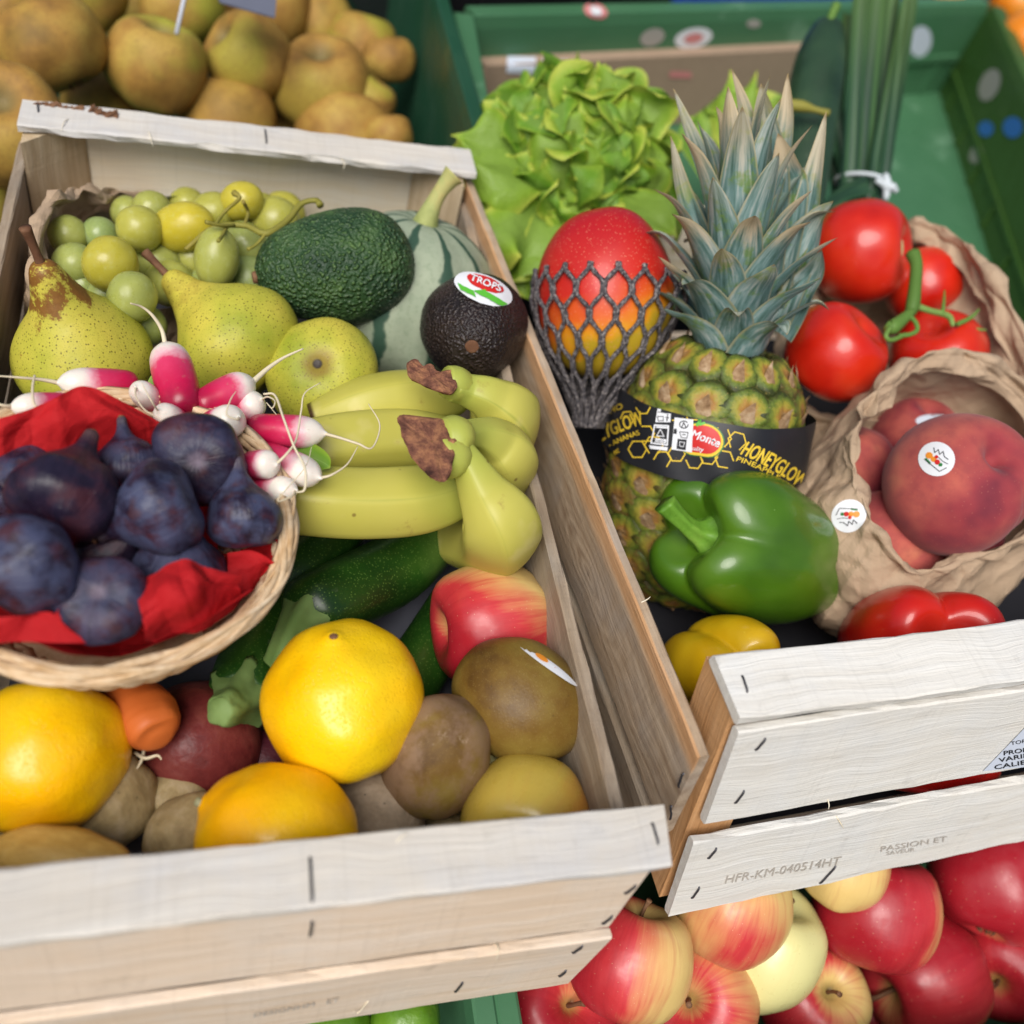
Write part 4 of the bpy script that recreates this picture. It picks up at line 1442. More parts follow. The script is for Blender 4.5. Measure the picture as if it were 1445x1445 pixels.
# ------------------------------------------------------------------ front fruit of the left crate
def lemon(px, py, w, z, axis, spin, label, seed, sc=(1, 1, 1), nub=False):
    V, F = blob(LEMON_C, 44, 56, .05, 1.9, seed)
    o = put('lemon', mesh('lemon', V, F, LEMON), px, py, w, z, None, axis, spin, sc, label, 'lemon', 'orange yellow lemons at the crate front')
    child('stem_end', stem_mesh('stem_end', [(0, 0, .51), (0, 0, .54), (0, 0, .552), (0, 0, .555)], [.034, .03, .022, .01], TWIG if not nub else m_tuber('pale nub', hx('8a8a60'), hx('b0ae8c'), hx('c8c4b0')), 10), o)
    return o
lemon(487, 992, 224, -.048, (-.05, .82, .45), 20, 'deep yellow lemon with a brown tip, in the middle of the crate front', 3, (1, 1, .95))
lemon(64, 1066, 222, -.062, (-.75, .1, .75), 0, 'large glossy lemon at the left edge beside the carrot', 12, (1, 1, 1))
lemon(392, 1188, 222, -.058, (-.80, .45, .1), 0, 'lemon with a pale nub pointing left, sunk behind the front rail', 21, (1, .95, 1.05), True)
AP1 = apple(0, 692, 880, 182, 'red apple with a yellow blush and its stem hollow facing left, below the bananas', z=-.068, axis=(-.92, -.10, .32), spin=25, blush=.92, stem=False, zbias=.75, sc=(1.0, 1.0, 1.0))
V, F = blob(BALL_C, 40, 50, .03, 1.6, 8)
KM = mesh('kiwi', V, F, KIWI)
KW = put('kiwi', KM, 733, 989, 168, -.052, None, (.78, -.55, .1), 0, (1, 1, 1.20), 'smooth olive brown kiwi with a slim sticker, below the red apple', 'kiwi', 'kiwis at the crate front')
V, F = blob(BALL_C, 40, 50, .05, 2.1, 28)
put('kiwi', mesh('kiwi', V, F, KIWI_D), 616, 1066, 158, -.062, None, (.25, .9, .2), 0, (1, 1, 1.16), 'dusty brown kiwi touching the middle lemon', 'kiwi', 'kiwis at the crate front')
_v, _f = blob(APPLE_C, noise=0.035, nsc=1.5, seed=77, fn=apple_fn)
YA = apple(1, 742, 1160, 188, 'yellow apple with small dark specks behind the front rail corner', z=-.062, axis=(-.25, -.15, .93), spin=20, blush=.75, stem=False, mesh_=mesh('yellow_apple', _v, _f, APPLE_G))
apple(1, 706, 1092, 120, 'pale green apple tucked under the olive brown kiwi', z=-.090, axis=(.2, .9, .3), spin=80, blush=.2, stem=False)
def tuber(name, px, py, w, z, axis, sc, m_, label, catg, seed, nz=.09, group=None, d=None):
    V, F = blob(BALL_C, 34, 44, nz, 1.7, seed)
    return put(name, mesh(name, V, F, m_), px, py, w, z, d, axis, seed * 40, sc, label, catg, group)
gp = 'potatoes at the bottom of the crate front'
tuber('potato', 158, 1125, 120, -.085, (-.1, 1, .2), (1, 1, 1.25), POTATO, 'tall brownish potato right of the left edge lemon', 'potato', 3, group=gp)
tuber('potato', 247, 1135, 98, -.095, (.2, 1, .2), (1, 1, 1.0), POTATO, 'small round greenish potato in the gap left of the sunken lemon', 'potato', 7, group=gp)
tuber('potato', 268, 1185, 120, -.085, (.5, 1, .2), (1, 1, 1.1), POTATO, 'beige potato half hidden by the sunken lemon', 'potato', 11, group=gp)
tuber('potato', 85, 1212, 90, -.058, (1, -.08, .1), (1, 1, 2.3), POTATO_Y, 'long yellow potato lying along the front rail', 'potato', 13, .06, group=gp)
tuber('potato', 528, 1146, 125, -.088, (1, -.3, .2), (1, 1, 1.25), m_tuber('pale cracked potato skin', hx('7f705c'), hx('a08e78'), hx('b8a690')), 'greyish potato between the middle lemon and the front rail', 'potato', 17, group=gp)
tuber('potato', 30, 1170, 110, -.11, (1, .3, .2), (1, 1, 1.3), POTATO, 'shaded potato under the left edge lemon', 'potato', 19, group=gp)
tuber('potato', 640, 1175, 110, -.115, (1, .3, .2), (1, 1, 1.2), POTATO, 'shaded potato under the dusty kiwi', 'potato', 20, group=gp)
tuber('red_onion', 278, 1052, 180, -.098, (1, .1, .1), (1, 1, 1.05), ONION, 'dark red onion in the shade below the carrot and zucchini', 'onion', 5, .03)
tuber('beetroot', 378, 1075, 90, -.105, (1, .1, .1), (1, 1, 1), DARKBEET, 'dark beetroot in the gap left of the middle lemon', 'beetroot', 6, .03)
# carrots
cg = 'carrots under the basket'
def carrot(pts, rad, label, seed):
    W = [at(*p) for p in pts]
    prof = lambda a, t: 1 + .010 * np.sin(60 * t + np.cos(a) * 3) + .02 * np.cos(3 * a)
    V, F, s, a = tube(W, rad, 22, 36, prof)
    V = V + (pn(V * 120, seed) * .0008)[:, None]
    o = wob('carrot', V, F, CARROT, None, label, 'carrot', cg)
    return o
CA1 = carrot([(120, 905, -.075), (160, 950, -.068), (190, 990, -.062), (210, 1016, -.058), (218, 1030, -.056), (223, 1039, -.0555), (225, 1043, -.055)], [.008, .0105, .0125, .0130, .0118, .0085, .003], 'thick blunt carrot poking out from under the basket', 3)
carrot([(60, 925, -.075), (105, 950, -.075), (150, 975, -.078), (175, 990, -.08), (180, 993, -.08)], [.006, .009, .0115, .009, .003], 'second carrot mostly hidden behind the blunt one', 8)
for k, pts in enumerate(([(190, 1062, -.07), (205, 1070, -.066), (222, 1066, -.064), (228, 1072, -.064)], [(205, 1050, -.07), (200, 1072, -.068), (193, 1085, -.07)])):
    V, F, s, _ = pxtube(pts, [.0009, .0007, .0004] if len(pts) == 3 else [.0009, .0008, .0006, .0003], 5, 14)
    wob('root', V, F, ROOT, CA1)

# zucchini
zg = 'zucchini lying below the bananas'
def zucc(pts, rad, label, stempts=None, star=None):
    W = [at(*p) for p in pts]
    prof = lambda a, t: 1 + .022 * np.cos(5 * a)
    V, F, s, a = tube(W, rad, 30, 40, prof)
    o = wob('zucchini', V, F, ZUCC, None, label, 'zucchini', zg)
    if stempts is not None:
        Wp = [at(*p) for p in stempts]
        ax = unit(Wp[-1] - Wp[0])
        prof2 = lambda a, t: 1 + (.20 * (1 - t) ** 5 + .07) * np.cos(5 * a)
        V, F, s, a = tube(Wp, star, 40, 22, prof2)
        V = V + fbm(V * 200, 3, 4)[:, None] * .0005
        wob('stem', V, F, ZSTEM, o, attrs={'s': s})
    return o
zucc([(660, 700, -.10), (610, 752, -.095), (560, 800, -.088), (500, 832, -.078), (440, 862, -.070), (420, 876, -.068)], [.014, .0200, .0205, .0200, .0185, .009],
     'large speckled green zucchini with a pale star shaped stem, under the bananas', [(438, 866, -.068), (420, 882, -.062), (404, 915, -.058), (398, 935, -.064)], [.0140, .0092, .0078, .0085])
zucc([(440, 740, -.10), (410, 830, -.098), (375, 910, -.09), (352, 960, -.080), (340, 985, -.074), (336, 992, -.072)], [.016, .0185, .0190, .0180, .0150, .006],
     'dark zucchini under the basket rim, its pale knobbly stem end facing out', [(345, 978, -.074), (330, 992, -.064), (316, 1002, -.056), (308, 1004, -.053)], [.0150, .0095, .0078, .0060])
zucc([(640, 850, -.112), (610, 910, -.106), (580, 960, -.102), (555, 1010, -.10), (550, 1020, -.10)], [.014, .0165, .017, .015, .006], 'dark zucchini in the shade between the middle lemon and the red apple')
zucc([(520, 700, -.10), (470, 755, -.088), (425, 800, -.086), (380, 840, -.088), (375, 845, -.088)], [.013, .016, .016, .013, .005], 'dark zucchini behind the large speckled one, beside the basket rim')
# ------------------------------------------------------------------ basket with figs
BC = np.array([-0.214, 0.174, 0.0])
BR_ = 0.0755
bk = empty('wicker_basket', BC - Z * 0.05, 'round shallow basket of split wicker lined with red tissue and filled with figs', 'basket')
def ring(fr, z, n=140, wav=0.0, k=0, ph=0.0, wz=0.0):
    t = np.linspace(0, 2 * math.pi, n, endpoint=False)
    r = fr * (1 + wav * np.cos(k * t + ph))
    return np.stack([BC[0] + r * np.cos(t), BC[1] + r * np.sin(t), BC[2] + z + wz * np.sin(k * t + ph)], 1)
NSP = 40
for i in range(9):                                   # weavers of the wall
    f = i / 8
    z = -.046 + .040 * f
    r = .052 + .0205 * f ** .8
    V, F, s, _ = tube(ring(r, z, 240, .020, NSP // 2, math.pi * (i % 2)), .0022, 6, 240, lambda a, t: np.where(np.abs(np.sin(a)) > .5, 1.25, .8), closed=True)
    wob('weaver', V, F, WICKER, bk)
for k in range(NSP):
    a = 2 * math.pi * k / NSP
    d = np.array([math.cos(a), math.sin(a), 0])
    V, F, s, _ = tube([BC + d * .048 - Z * .049, BC + d * .060 - Z * .035, BC + d * .070 - Z * .015, BC + d * .0745], [.0016] * 4, 6, 10)
    wob('spoke', V, F, WICKER, bk)
for q in range(15):                                  # loosely wound rim of thin flat splints
    t = np.linspace(0, 2 * math.pi, 300, endpoint=False)
    k_ = (3, 4, -3, 5, -2)[q % 5]
    a = t * k_ + q * 2 * math.pi / 15 * 4 + .25 * np.sin(2 * t + q)
    ro = .0018 + .0018 * ((q * 7) % 5) / 4
    rr = BR_ + ro * np.cos(a) + .0006 * np.sin(11 * t + q)
    P = np.stack([BC[0] + rr * np.cos(t), BC[1] + rr * np.sin(t), BC[2] + ro * .9 * np.sin(a) + .0012 * np.sin(3 * t)], 1)
    V, F, s, _ = tube(P, 0.0009 + .0009 * ((q * 3) % 4) / 3, 6, 300, lambda a_, t_: np.where(np.abs(np.sin(a_)) > .5, 1.35, .75), closed=True)
    wob('rim_strand', V, F, WICKER, bk)
t = np.linspace(0, 2 * math.pi, 40, endpoint=False)
V = np.vstack([[BC - Z * .049], np.stack([BC[0] + .05 * np.cos(t), BC[1] + .05 * np.sin(t), np.full(40, BC[2] - .049)], 1)])
wob('base', V, [(0, 1 + j, 1 + (j + 1) % 40) for j in range(40)], WICKER, bk)

def fig(px, py, w, z, axis, spin, label, bloom, seed, sc=(1, 1, 1), bend=0.0):
    def fn(V, ph):
        V = V.copy()
        V[:, :2] *= (1 + .008 * np.cos(13 * ph + 2 * np.sin(3 * V[:, 2])) * sstep(-.45, -.1, V[:, 2]))[:, None]
        V[:, 0] += bend * .25 * sstep(.15, .75, V[:, 2])
        return V
    V, F = blob(FIG_C, 44, 72, .07, 1.9, seed, fn)
    o = put('fig', mesh('fig', V, F, FIG), px, py, w, z, None, axis, spin, sc, label, 'fig', 'figs in the basket', bloom=bloom)
    child('stem_cut', stem_mesh('stem_cut', [(bend * .24, 0, .68), (bend * .25, 0, .705), (bend * .25, 0, .712), (bend * .25, 0, .714)], [.05, .045, .03, .01], TWIG, 10), o)
    return o
fig(97, 690, 152, .024, (.10, .80, -.50), 0, 'big reddish purple fig on top of the heap, stem up', .08, 3, (1, 1, .95))
fig(178, 650, 92, .010, (-.15, .95, -.1), 0, 'dark blue fig standing behind the reddish one, stem up', .6, 5, (1, 1, 1))
fig(281, 648, 132, .012, (-.25, .1, -.95), 0, 'purple fig showing its pale star shaped blossom end, by the radishes', .45, 8, (1, 1, .9))
fig(344, 722, 110, .008, (-.12, .98, .05), 0, 'blue bloomed teardrop fig at the right rim of the basket', .95, 12, (1, 1, 1.0))
fig(218, 722, 148, .018, (-.82, -.42, .1), 0, 'blue fig lying with its stem pointing left in the middle of the heap', .95, 15, (1, .95, .85), .3)
fig(258, 798, 136, -.004, (.16, .95, .12), 0, 'fig with its stem up, half tucked behind the red tissue fold', .75, 19, (1, 1, .85))
fig(28, 800, 150, .024, (-.3, -.3, .8), 0, 'large dusty blue fig at the left picture edge', .9, 23, (1, 1, .9))
fig(146, 850, 128, .008, (-.2, -.35, -.8), 90, 'dark fig at the front rim between the two red tissue folds', .6, 27, (1, 1, .85))
fig(160, 778, 110, -.004, (.4, .3, .3), 0, 'dark purple fig wedged deep in the middle of the heap', .1, 31, (1, 1, .9))
fig(40, 672, 110, .004, (-.1, .9, -.2), 0, 'blue black fig behind the reddish one on the left', .7, 35, (1, 1, .9))
fig(-8, 700, 90, .002, (-.1, .9, -.2), 0, 'fig cut by the left picture edge behind the heap', .6, 37, (1, 1, .9))

# red tissue lining: crumpled sheet standing up along the rim in places
def tissue():
    n, m = 240, 34
    th = np.linspace(0, 2 * math.pi, n, endpoint=False)
    keys = [(0, .6), (20, .62), (45, .7), (75, .82), (100, .88), (125, .88), (150, .86), (175, .85), (200, .8), (235, .86), (262, .94), (276, .74), (290, .72), (300, .95), (312, 1.0), (325, .96), (335, .82), (344, .98), (352, .96), (360, .6)]
    zk = [(0, -.028), (20, -.026), (45, -.02), (75, -.012), (100, -.006), (125, -.006), (150, -.004), (175, -.004), (200, -.006), (235, .002), (262, .006), (276, -.020), (290, -.020), (300, .010), (312, .016), (325, .006), (335, -.016), (344, .004), (352, .000), (360, -.028)]
    dg = np.degrees(th)
    re = np.interp(dg, *zip(*keys)) * BR_
    ze = np.interp(dg, *zip(*zk))
    G = np.zeros((m, n, 3))
    for i in range(m):
        f = i / (m - 1)
        r = re * f
        z = -.044 + (ze + .044) * f ** 2.2
        G[i] = np.stack([BC[0] + r * np.cos(th), BC[1] + r * np.sin(th), BC[2] + z], 1)
    uv = (G[:, :, :2] - BC[:2]).reshape(-1, 2)
    uv2 = np.stack([np.tile(th * BR_, m), np.repeat(np.linspace(0, .09, m), n)], 1)
    N = grid_normals(G, True)
    h = crumple(uv2, 40, .07, .0040, 5, .30).reshape(m, n) * np.linspace(.1, 1, m)[:, None]
    G += N * h[:, :, None]
    return G, n, m
G, n, m = tissue()
wob('tissue_paper', G.reshape(-1, 3), grid_faces(m, n, True), TISSUE, None, 'crumpled red tissue paper lining the fig basket', 'paper', smooth=False)

def flap(px_rows, nu, nv, mat, label, seed, amp=.003, name='tissue_paper', cat_='paper', ncr=22, size=.055, parent=None, smooth=False, wid=.22, group=None, rough=None):
    """crumpled sheet spanned by rows of (px,py,z) points"""
    L = [np.array([at(*p) for p in row]) for row in px_rows]
    G = loft(L, nu, nv, closed=False)
    du = np.linalg.norm(np.diff(G, axis=1), axis=2).mean() * (nu - 1)
    dv = np.linalg.norm(np.diff(G, axis=0), axis=2).mean() * (nv - 1)
    uu, vv = np.meshgrid(np.linspace(0, du, nu), np.linspace(0, dv, nv))
    h = crumple(np.stack([uu.ravel(), vv.ravel()], 1), ncr, size, amp, seed, wid).reshape(nv, nu)
    h = .5 * h + folds(np.stack([uu.ravel(), vv.ravel()], 1), amp * .45, .035, seed, 4).reshape(nv, nu)
    N = grid_normals(G)
    G = G + N * h[:, :, None]
    return wob(name, G.reshape(-1, 3), grid_faces(nv, nu), mat, parent, label, cat_, group, smooth=smooth)
flap([[(-40, 690, .0), (40, 665, .006), (110, 640, .006), (190, 640, .0), (250, 640, -.006)],
      [(-40, 640, .018), (30, 610, .022), (100, 590, .024), (180, 590, .016), (240, 610, .004)],
      [(-40, 610, .020), (20, 585, .026), (70, 565, .030), (120, 545, .032), (175, 568, .022), (245, 612, .004)]], 90, 40, TISSUE, 'tall red tissue flap behind the figs, below the radishes', 3, .0035)
flap([[(205, 905, -.002), (250, 895, .0), (300, 875, .0), (345, 850, -.004)],
      [(200, 870, .018), (240, 845, .024), (290, 830, .022), (340, 830, .010)],
      [(190, 818, .014), (225, 800, .022), (262, 788, .026), (300, 800, .022), (335, 815, .012)]], 70, 40, TISSUE, 'red tissue flap folded up over the front right of the figs', 11, .0030)
flap([[(-30, 905, .004), (30, 905, .006), (90, 906, .006), (140, 905, .004)],
      [(-30, 885, .010), (30, 875, .012), (75, 862, .014), (110, 885, .010)],
      [(-30, 872, .012), (30, 866, .014), (70, 858, .016), (82, 862, .015)]], 50, 20, TISSUE, 'low red tissue fold at the front left rim of the basket', 15, .002)
flap([[(325, 845, -.012), (350, 835, -.012), (372, 815, -.012)],
      [(322, 805, -.004), (350, 800, -.002), (380, 798, -.004)],
      [(318, 778, -.004), (350, 776, .002), (388, 792, .002)]], 40, 26, TISSUE, 'small pointed red tissue corner inside the right rim of the basket', 19, .002)

# ------------------------------------------------------------------ radishes
rb = empty('radish_bunch', onz(290, 600, -.03), 'bunch of pink and white breakfast radishes between the pears and the figs', 'radishes')
RC_ = [(0, 0), (.30, .03), (.44, .12), (.48, .3), (.5, .55), (.49, .8), (.42, .97), (.27, 1.08), (.10, 1.15), (.04, 1.19), (0, 1.2)]
def radish(a, b, w, zz, tail=None, toward=0.0, rs=None, white=.0):
    """a: leaf end px, b: white tip px, w: width px"""
    A_, B_ = at(a[0], a[1], zz[0]), at(b[0], b[1], zz[1])
    L = np.linalg.norm(B_ - A_)
    wm = w * dep(B_) / FOC
    V, F, ph = lathe(RC_, 36, 30)
    s = V[:, 2] / 1.2 + white
    V = V.copy()
    V[:, 2] *= L / 1.2 / wm
    V += (V / (np.linalg.norm(V, axis=1)[:, None] + 1e-6)) * (fbm(V * 1.5, 2, int(a[0])) * .03)[:, None]
    R = frame(B_ - A_, random.uniform(0, 360))
    W = V @ (R * wm).T + A_
    o = wob('radish', W, F, RADISH, rb, attrs={'s': s})
    if tail:
        tip = B_
        pts = [B_ - unit(B_ - A_) * wm * .1] + [at(*p) for p in tail]
        k = len(pts)
        V, F, s, _ = tube(pts, np.linspace(1, .28, k) * .0011 * (rs or 1), 6, 30)
        wob('root', V, F, ROOT, o)
    return o
radish((195, 543), (78, 540), 46, (-.006, .004), [(60, 536, .006), (30, 533, .01), (-10, 530, .012)], white=.08)
radish((112, 572), (12, 574), 40, (.0, .010), [(4, 572, .012), (-20, 566, .014)], white=.06)
radish((262, 585), (232, 482), 58, (.0, .006), [(228, 465, .010), (215, 445, .016), (200, 433, .02), (184, 428, .024)], rs=1.2)
radish((225, 575), (190, 545), 38, (-.01, .012), [(192, 560, .016), (204, 578, .018), (228, 592, .018)], rs=.5, white=.18)
radish((262, 600), (222, 580), 38, (-.01, .012), [(215, 568, .018), (205, 550, .022), (200, 540, .024)], rs=.5, white=.1)
radish((276, 578), (362, 536), 50, (-.002, .004), [(378, 520, .006), (400, 505, .008), (428, 492, .010)], rs=1.5)
radish((292, 606), (340, 588), 50, (-.002, .016), [(335, 592, .020), (320, 585, .022), (325, 565, .024), (333, 552, .024)], rs=.6, white=.16)
radish((325, 590), (372, 562), 42, (-.012, .004), [(378, 560, .010), (388, 566, .012), (384, 576, .012), (376, 568, .012), (390, 585, .012)], rs=.5, white=.05)
radish((350, 605), (462, 612), 48, (-.006, .004), [(480, 618, .006), (505, 626, .006), (525, 632, .004), (536, 600, .004), (520, 570, .006)], rs=.8, white=-.02)
radish((348, 655), (392, 656), 42, (.004, .014), [(405, 640, .016), (418, 620, .016), (425, 580, .018), (430, 555, .02), (452, 540, .02)], rs=.7, white=.08)
radish((365, 640), (455, 676), 48, (-.008, .006), [(468, 670, .008), (490, 655, .008), (505, 630, .008)], rs=.7, white=.08)
radish((350, 690), (420, 692), 42, (-.010, .006), [(412, 700, .01), (392, 705, .012), (430, 660, .014), (440, 630, .014)], rs=.5, white=.10)
radish((300, 615), (262, 560), 30, (-.03, -.02), white=-.3)
for tl in ([(372, 556, .018), (388, 558, .020), (400, 590, .022), (415, 630, .02), (430, 660, .018), (430, 690, .014), (418, 695, .012)],
           [(49, 530, .016), (46, 548, .018), (48, 570, .018), (60, 580, .016)]):
    V, F, s, _ = pxtube(tl, [.0006] * (len(tl) - 1) + [.0003], 5, 40)
    wob('root', V, F, ROOT, rb)
def leafstrip(pts, wid, mat, parent, name='leaf', cup=.2, n=30, m=9, up=None, wav=0.0, label=None, cat_=None, group=None, seed=0, tip=1.3):
    P = cat_rom(np.array(pts), n)
    T = np.gradient(P, axis=0)
    T /= np.linalg.norm(T, axis=1)[:, None]
    u = BACK if up is None else np.asarray(up)
    G = np.zeros((n, m, 3)); E = np.zeros((n, m)); S = np.zeros((n, m)); Wt = np.zeros((n, m))
    for i in range(n):
        f = i / (n - 1)
        side = unit(np.cross(T[i], u))
        nn = np.cross(side, T[i])
        w_ = wid(f) if callable(wid) else wid * (1 - f ** 3) ** (1 / tip)
        for j in range(m):
            q = j / (m - 1) * 2 - 1
            G[i, j] = P[i] + side * q * w_ + nn * (cup * w_ * q * q + wav * w_ * math.sin(9 * f + q * 3 + seed) * abs(q))
            E[i, j] = max(abs(q), f ** 4); S[i, j] = f; Wt[i, j] = q
    return wob(name, G.reshape(-1, 3), grid_faces(n, m), mat, parent, label, cat_, group, attrs={'edge': E.ravel(), 's': S.ravel(), 'w': Wt.ravel(), 'vein': 1 - np.clip(np.abs(Wt.ravel()) * 4, 0, 1)})
leafstrip([at(385, 632, -.012), at(425, 640, -.006), at(455, 652, -.004), at(466, 660, -.004)], lambda f: .006 * math.sin(math.pi * min(1, .15 + .85 * f)) + .0005, LETTUCE2, rb, 'leaf')
leafstrip([at(255, 590, -.012), at(232, 560, -.008), at(222, 540, -.006), at(218, 525, -.004)], lambda f: .006 * math.sin(math.pi * min(1, .15 + .85 * f)) + .0005, LETTUCE2, rb, 'leaf')

# ------------------------------------------------------------------ paper bag with the grapes
flap([[(40, 470, -.09), (45, 420, -.085), (50, 380, -.08), (80, 330, -.085), (140, 305, -.09), (230, 300, -.095)],
      [(42, 440, -.04), (42, 380, -.030), (52, 325, -.028), (95, 300, -.040), (150, 290, -.050), (240, 292, -.070)],
      [(58, 430, -.030), (48, 370, -.014), (58, 300, -.008), (95, 272, -.016), (150, 268, -.030), (215, 282, -.050)],
      [(78, 425, -.032), (70, 370, -.020), (78, 300, -.018), (100, 284, -.026), (150, 280, -.040), (205, 292, -.055)]], 80, 50, KRAFT, 'crumpled brown paper bag behind the grapes in the crate corner', 9, .0040, 'paper_bag', 'paper bag', 60, .035, smooth=False)
flap([[(45, 540, -.09), (90, 560, -.09), (200, 520, -.09), (260, 480, -.09)], [(60, 440, -.075), (120, 450, -.075), (200, 440, -.07), (260, 430, -.07)]], 30, 16, KRAFT, 'brown paper showing between the pears under the grapes', 10, .003, 'paper_sheet', 'paper', 20, .03)
flap([[(200, 290, -.060), (260, 300, -.070), (330, 310, -.07)], [(205, 278, -.035), (260, 276, -.032), (320, 282, -.035)]], 20, 10, BLUEPAPER, 'pale blue white paper slip behind the grapes', 2, .001, 'paper_sheet', 'paper', 10, .02)
# ------------------------------------------------------------------ pineapple
pa = vdir(.20, .92, .34)
PC = ond(984, 668, .605)
PRAD, PLEN = .0585, .160
pine = empty('pineapple', PC - pa * PLEN / 2, 'whole pineapple with a blue green crown and a black paper band', 'pineapple')
PR_ = frame(pa, 0)
def prad(t):      # t -1..1 along the body
    return PRAD * (1 - .10 * t * t) * np.sqrt(np.clip(1 - np.abs(t) ** 5 * .62, 0, 1))
ctl = [(0, -PLEN / 2)] + [(float(prad(t)) - .004, t * PLEN / 2) for t in np.linspace(-.98, .98, 15)] + [(0, PLEN / 2)]
ctl = ctl[::-1]
V, F, ph = lathe(ctl, 40, 48)
PINE_B = ob('body', mesh('body', V, F, PINEBODY), mat4(PR_, PC), pine)
def eye_mesh():
    n, m = 15, 9
    V, F, ph = lathe([(0, .10), (.05, .11), (.12, .13), (.24, .13), (.36, .10), (.45, .03), (.50, -.08), (.46, -.24), (0, -.24)], 22, 32)
    f = 1 / (np.abs(np.cos(ph)) ** 1.35 + np.abs(np.sin(ph)) ** 1.35) ** (1 / 1.35)
    V[:, :2] *= (f * 1.16)[:, None]
    V[:, 2] += .05 * pn(V * 5, 2) + .05 * np.clip(V[:, 0], -.3, .4) - .06 * np.exp(-(V[:, 1] / .06) ** 2) * (V[:, 0] > 0.05)
    return mesh('eye', V, F, EYE)
def bract_mesh():
    n, m = 12, 7
    G = []
    for i in range(n):
        t = i / (n - 1)
        for j in range(m):
            q = j / (m - 1) * 2 - 1
            w = .20 * (1 - t ** 1.3) ** .9 + .004
            G.append([-.30 + .46 * t, q * w + .03 * math.sin(4 * t), .12 + .16 * math.sin(t * 1.9) + .20 * t ** 4 - .10 * q * q * (1 - t)])
    G = np.array(G)
    G[:, 2] += .03 * pn(G * 8, 3)
    return mesh('bract', G, grid_faces(n, m), BRACT)
EM, BM_ = eye_mesh(), bract_mesh()
NR, NA = 9, 13
for r in range(NR):
    t = -0.93 + 1.86 * r / (NR - 1)
    for k in range(NA):
        a = 2 * math.pi * (k + .5 * (r % 2)) / NA + .06 * r
        tt = t + random.uniform(-.015, .015)
        dt = .01
        slope = float(prad(tt + dt) - prad(tt - dt)) / (2 * dt * PLEN / 2)
        out = np.array([math.cos(a), math.sin(a), 0])
        nrm = unit(np.array([out[0], out[1], -slope]))
        tang = unit(np.array([0, 0, 1.0]) - nrm * nrm[2])           # towards the crown
        p = out * (float(prad(tt)) - .0035) + np.array([0, 0, tt * PLEN / 2])
        side = np.cross(nrm, tang)
        R3 = PR_ @ np.stack([tang, side, nrm], 1)
        if (PR_ @ nrm) @ BACK < -.45: continue
        sz = 2 * math.pi * float(prad(tt)) / NA
        o = ob('eye', EM, mat4(R3, PC + PR_ @ p, (.0255, sz * 1.20, .017)), pine)
        o['blush'] = random.random() * (1.0 if t < 0 else .4)
        child('bract', BM_, o)
# crown
ca = vdir(-.02, .94, .32)
CR_ = frame(ca, 0)
CB_ = PC + pa * PLEN * .47
NL = 46
for i in range(NL):
    f = i / (NL - 1)
    a = i * 2.39996 + .4
    out = CR_ @ np.array([math.cos(a), math.sin(a), 0])
    th = math.radians(56 * (1 - f) ** .8 + 5)
    L = (.038 + .064 * f ** 1.0) * random.uniform(.88, 1.12)
    P0 = CB_ + ca * (.004 + .042 * f) + out * (.016 * (1 - f) + .004)
    def dr(q): return ca * math.cos(th * q) + out * math.sin(th * q)
    p1 = P0 + dr(.55) * L * .3
    p2 = p1 + dr(.85) * L * .3
    p3 = p2 + dr(1.1) * L * .25
    p4 = p3 + dr(1.3 + random.uniform(-.5, .9)) * L * .18
    up = ca * math.sin(th) - out * math.cos(th)
    w0 = (.0140 + .0010 * f) * random.uniform(.9, 1.1)
    o = leafstrip([P0, p1, p2, p3, p4], lambda q: w0 * (1 - q ** 1.8) ** .9 * (1 - .15 * q) + .0002, PLEAF, pine, 'leaf', .42, 18, 7, up, .04, seed=i)
    o['dry'] = random.choice([.2, .6, .9, 1.0]) if f > .25 else random.choice([0, .2, .4])

for k, (pts, ww) in enumerate((([(1050, 410), (1010, 300), (978, 210), (950, 125)], .012), ([(1060, 410), (1035, 280), (1020, 195), (1010, 150)], .014), ([(1065, 410), (1062, 260), (1048, 165), (1032, 98)], .0125), ([(1075, 410), (1088, 270), (1080, 180), (1074, 118)], .013),
        ([(1085, 420), (1112, 290), (1107, 235), (1098, 188)], .014), ([(1090, 430), (1132, 320), (1148, 250), (1166, 158)], .0095), ([(1095, 450), (1128, 370), (1152, 315), (1176, 284)], .0125), ([(1030, 430), (985, 350), (962, 280), (946, 192)], .0125), ([(1100, 470), (1130, 420), (1152, 385), (1160, 352)], .0125), ([(1040, 410), (1090, 260), (1108, 180), (1112, 104)], .009))):
    W = [ond(x_, y_, .575 - .011 * q) for q, (x_, y_) in enumerate(pts)]
    o = leafstrip(W, (lambda w_: (lambda q: w_ * (1 - q ** 2.0) ** .9 + .0002))(ww), PLEAF, pine, 'leaf', .42, 20, 7, unit(BACK * .6 + UP * .3 + RIGHT * (.25 if pts[-1][0] < 1060 else -.25)), .05, seed=100 + k)
    o['dry'] = (.5, 1.0, .9, .6, 1.0, .7, .3, .6, .2, .9)[k]
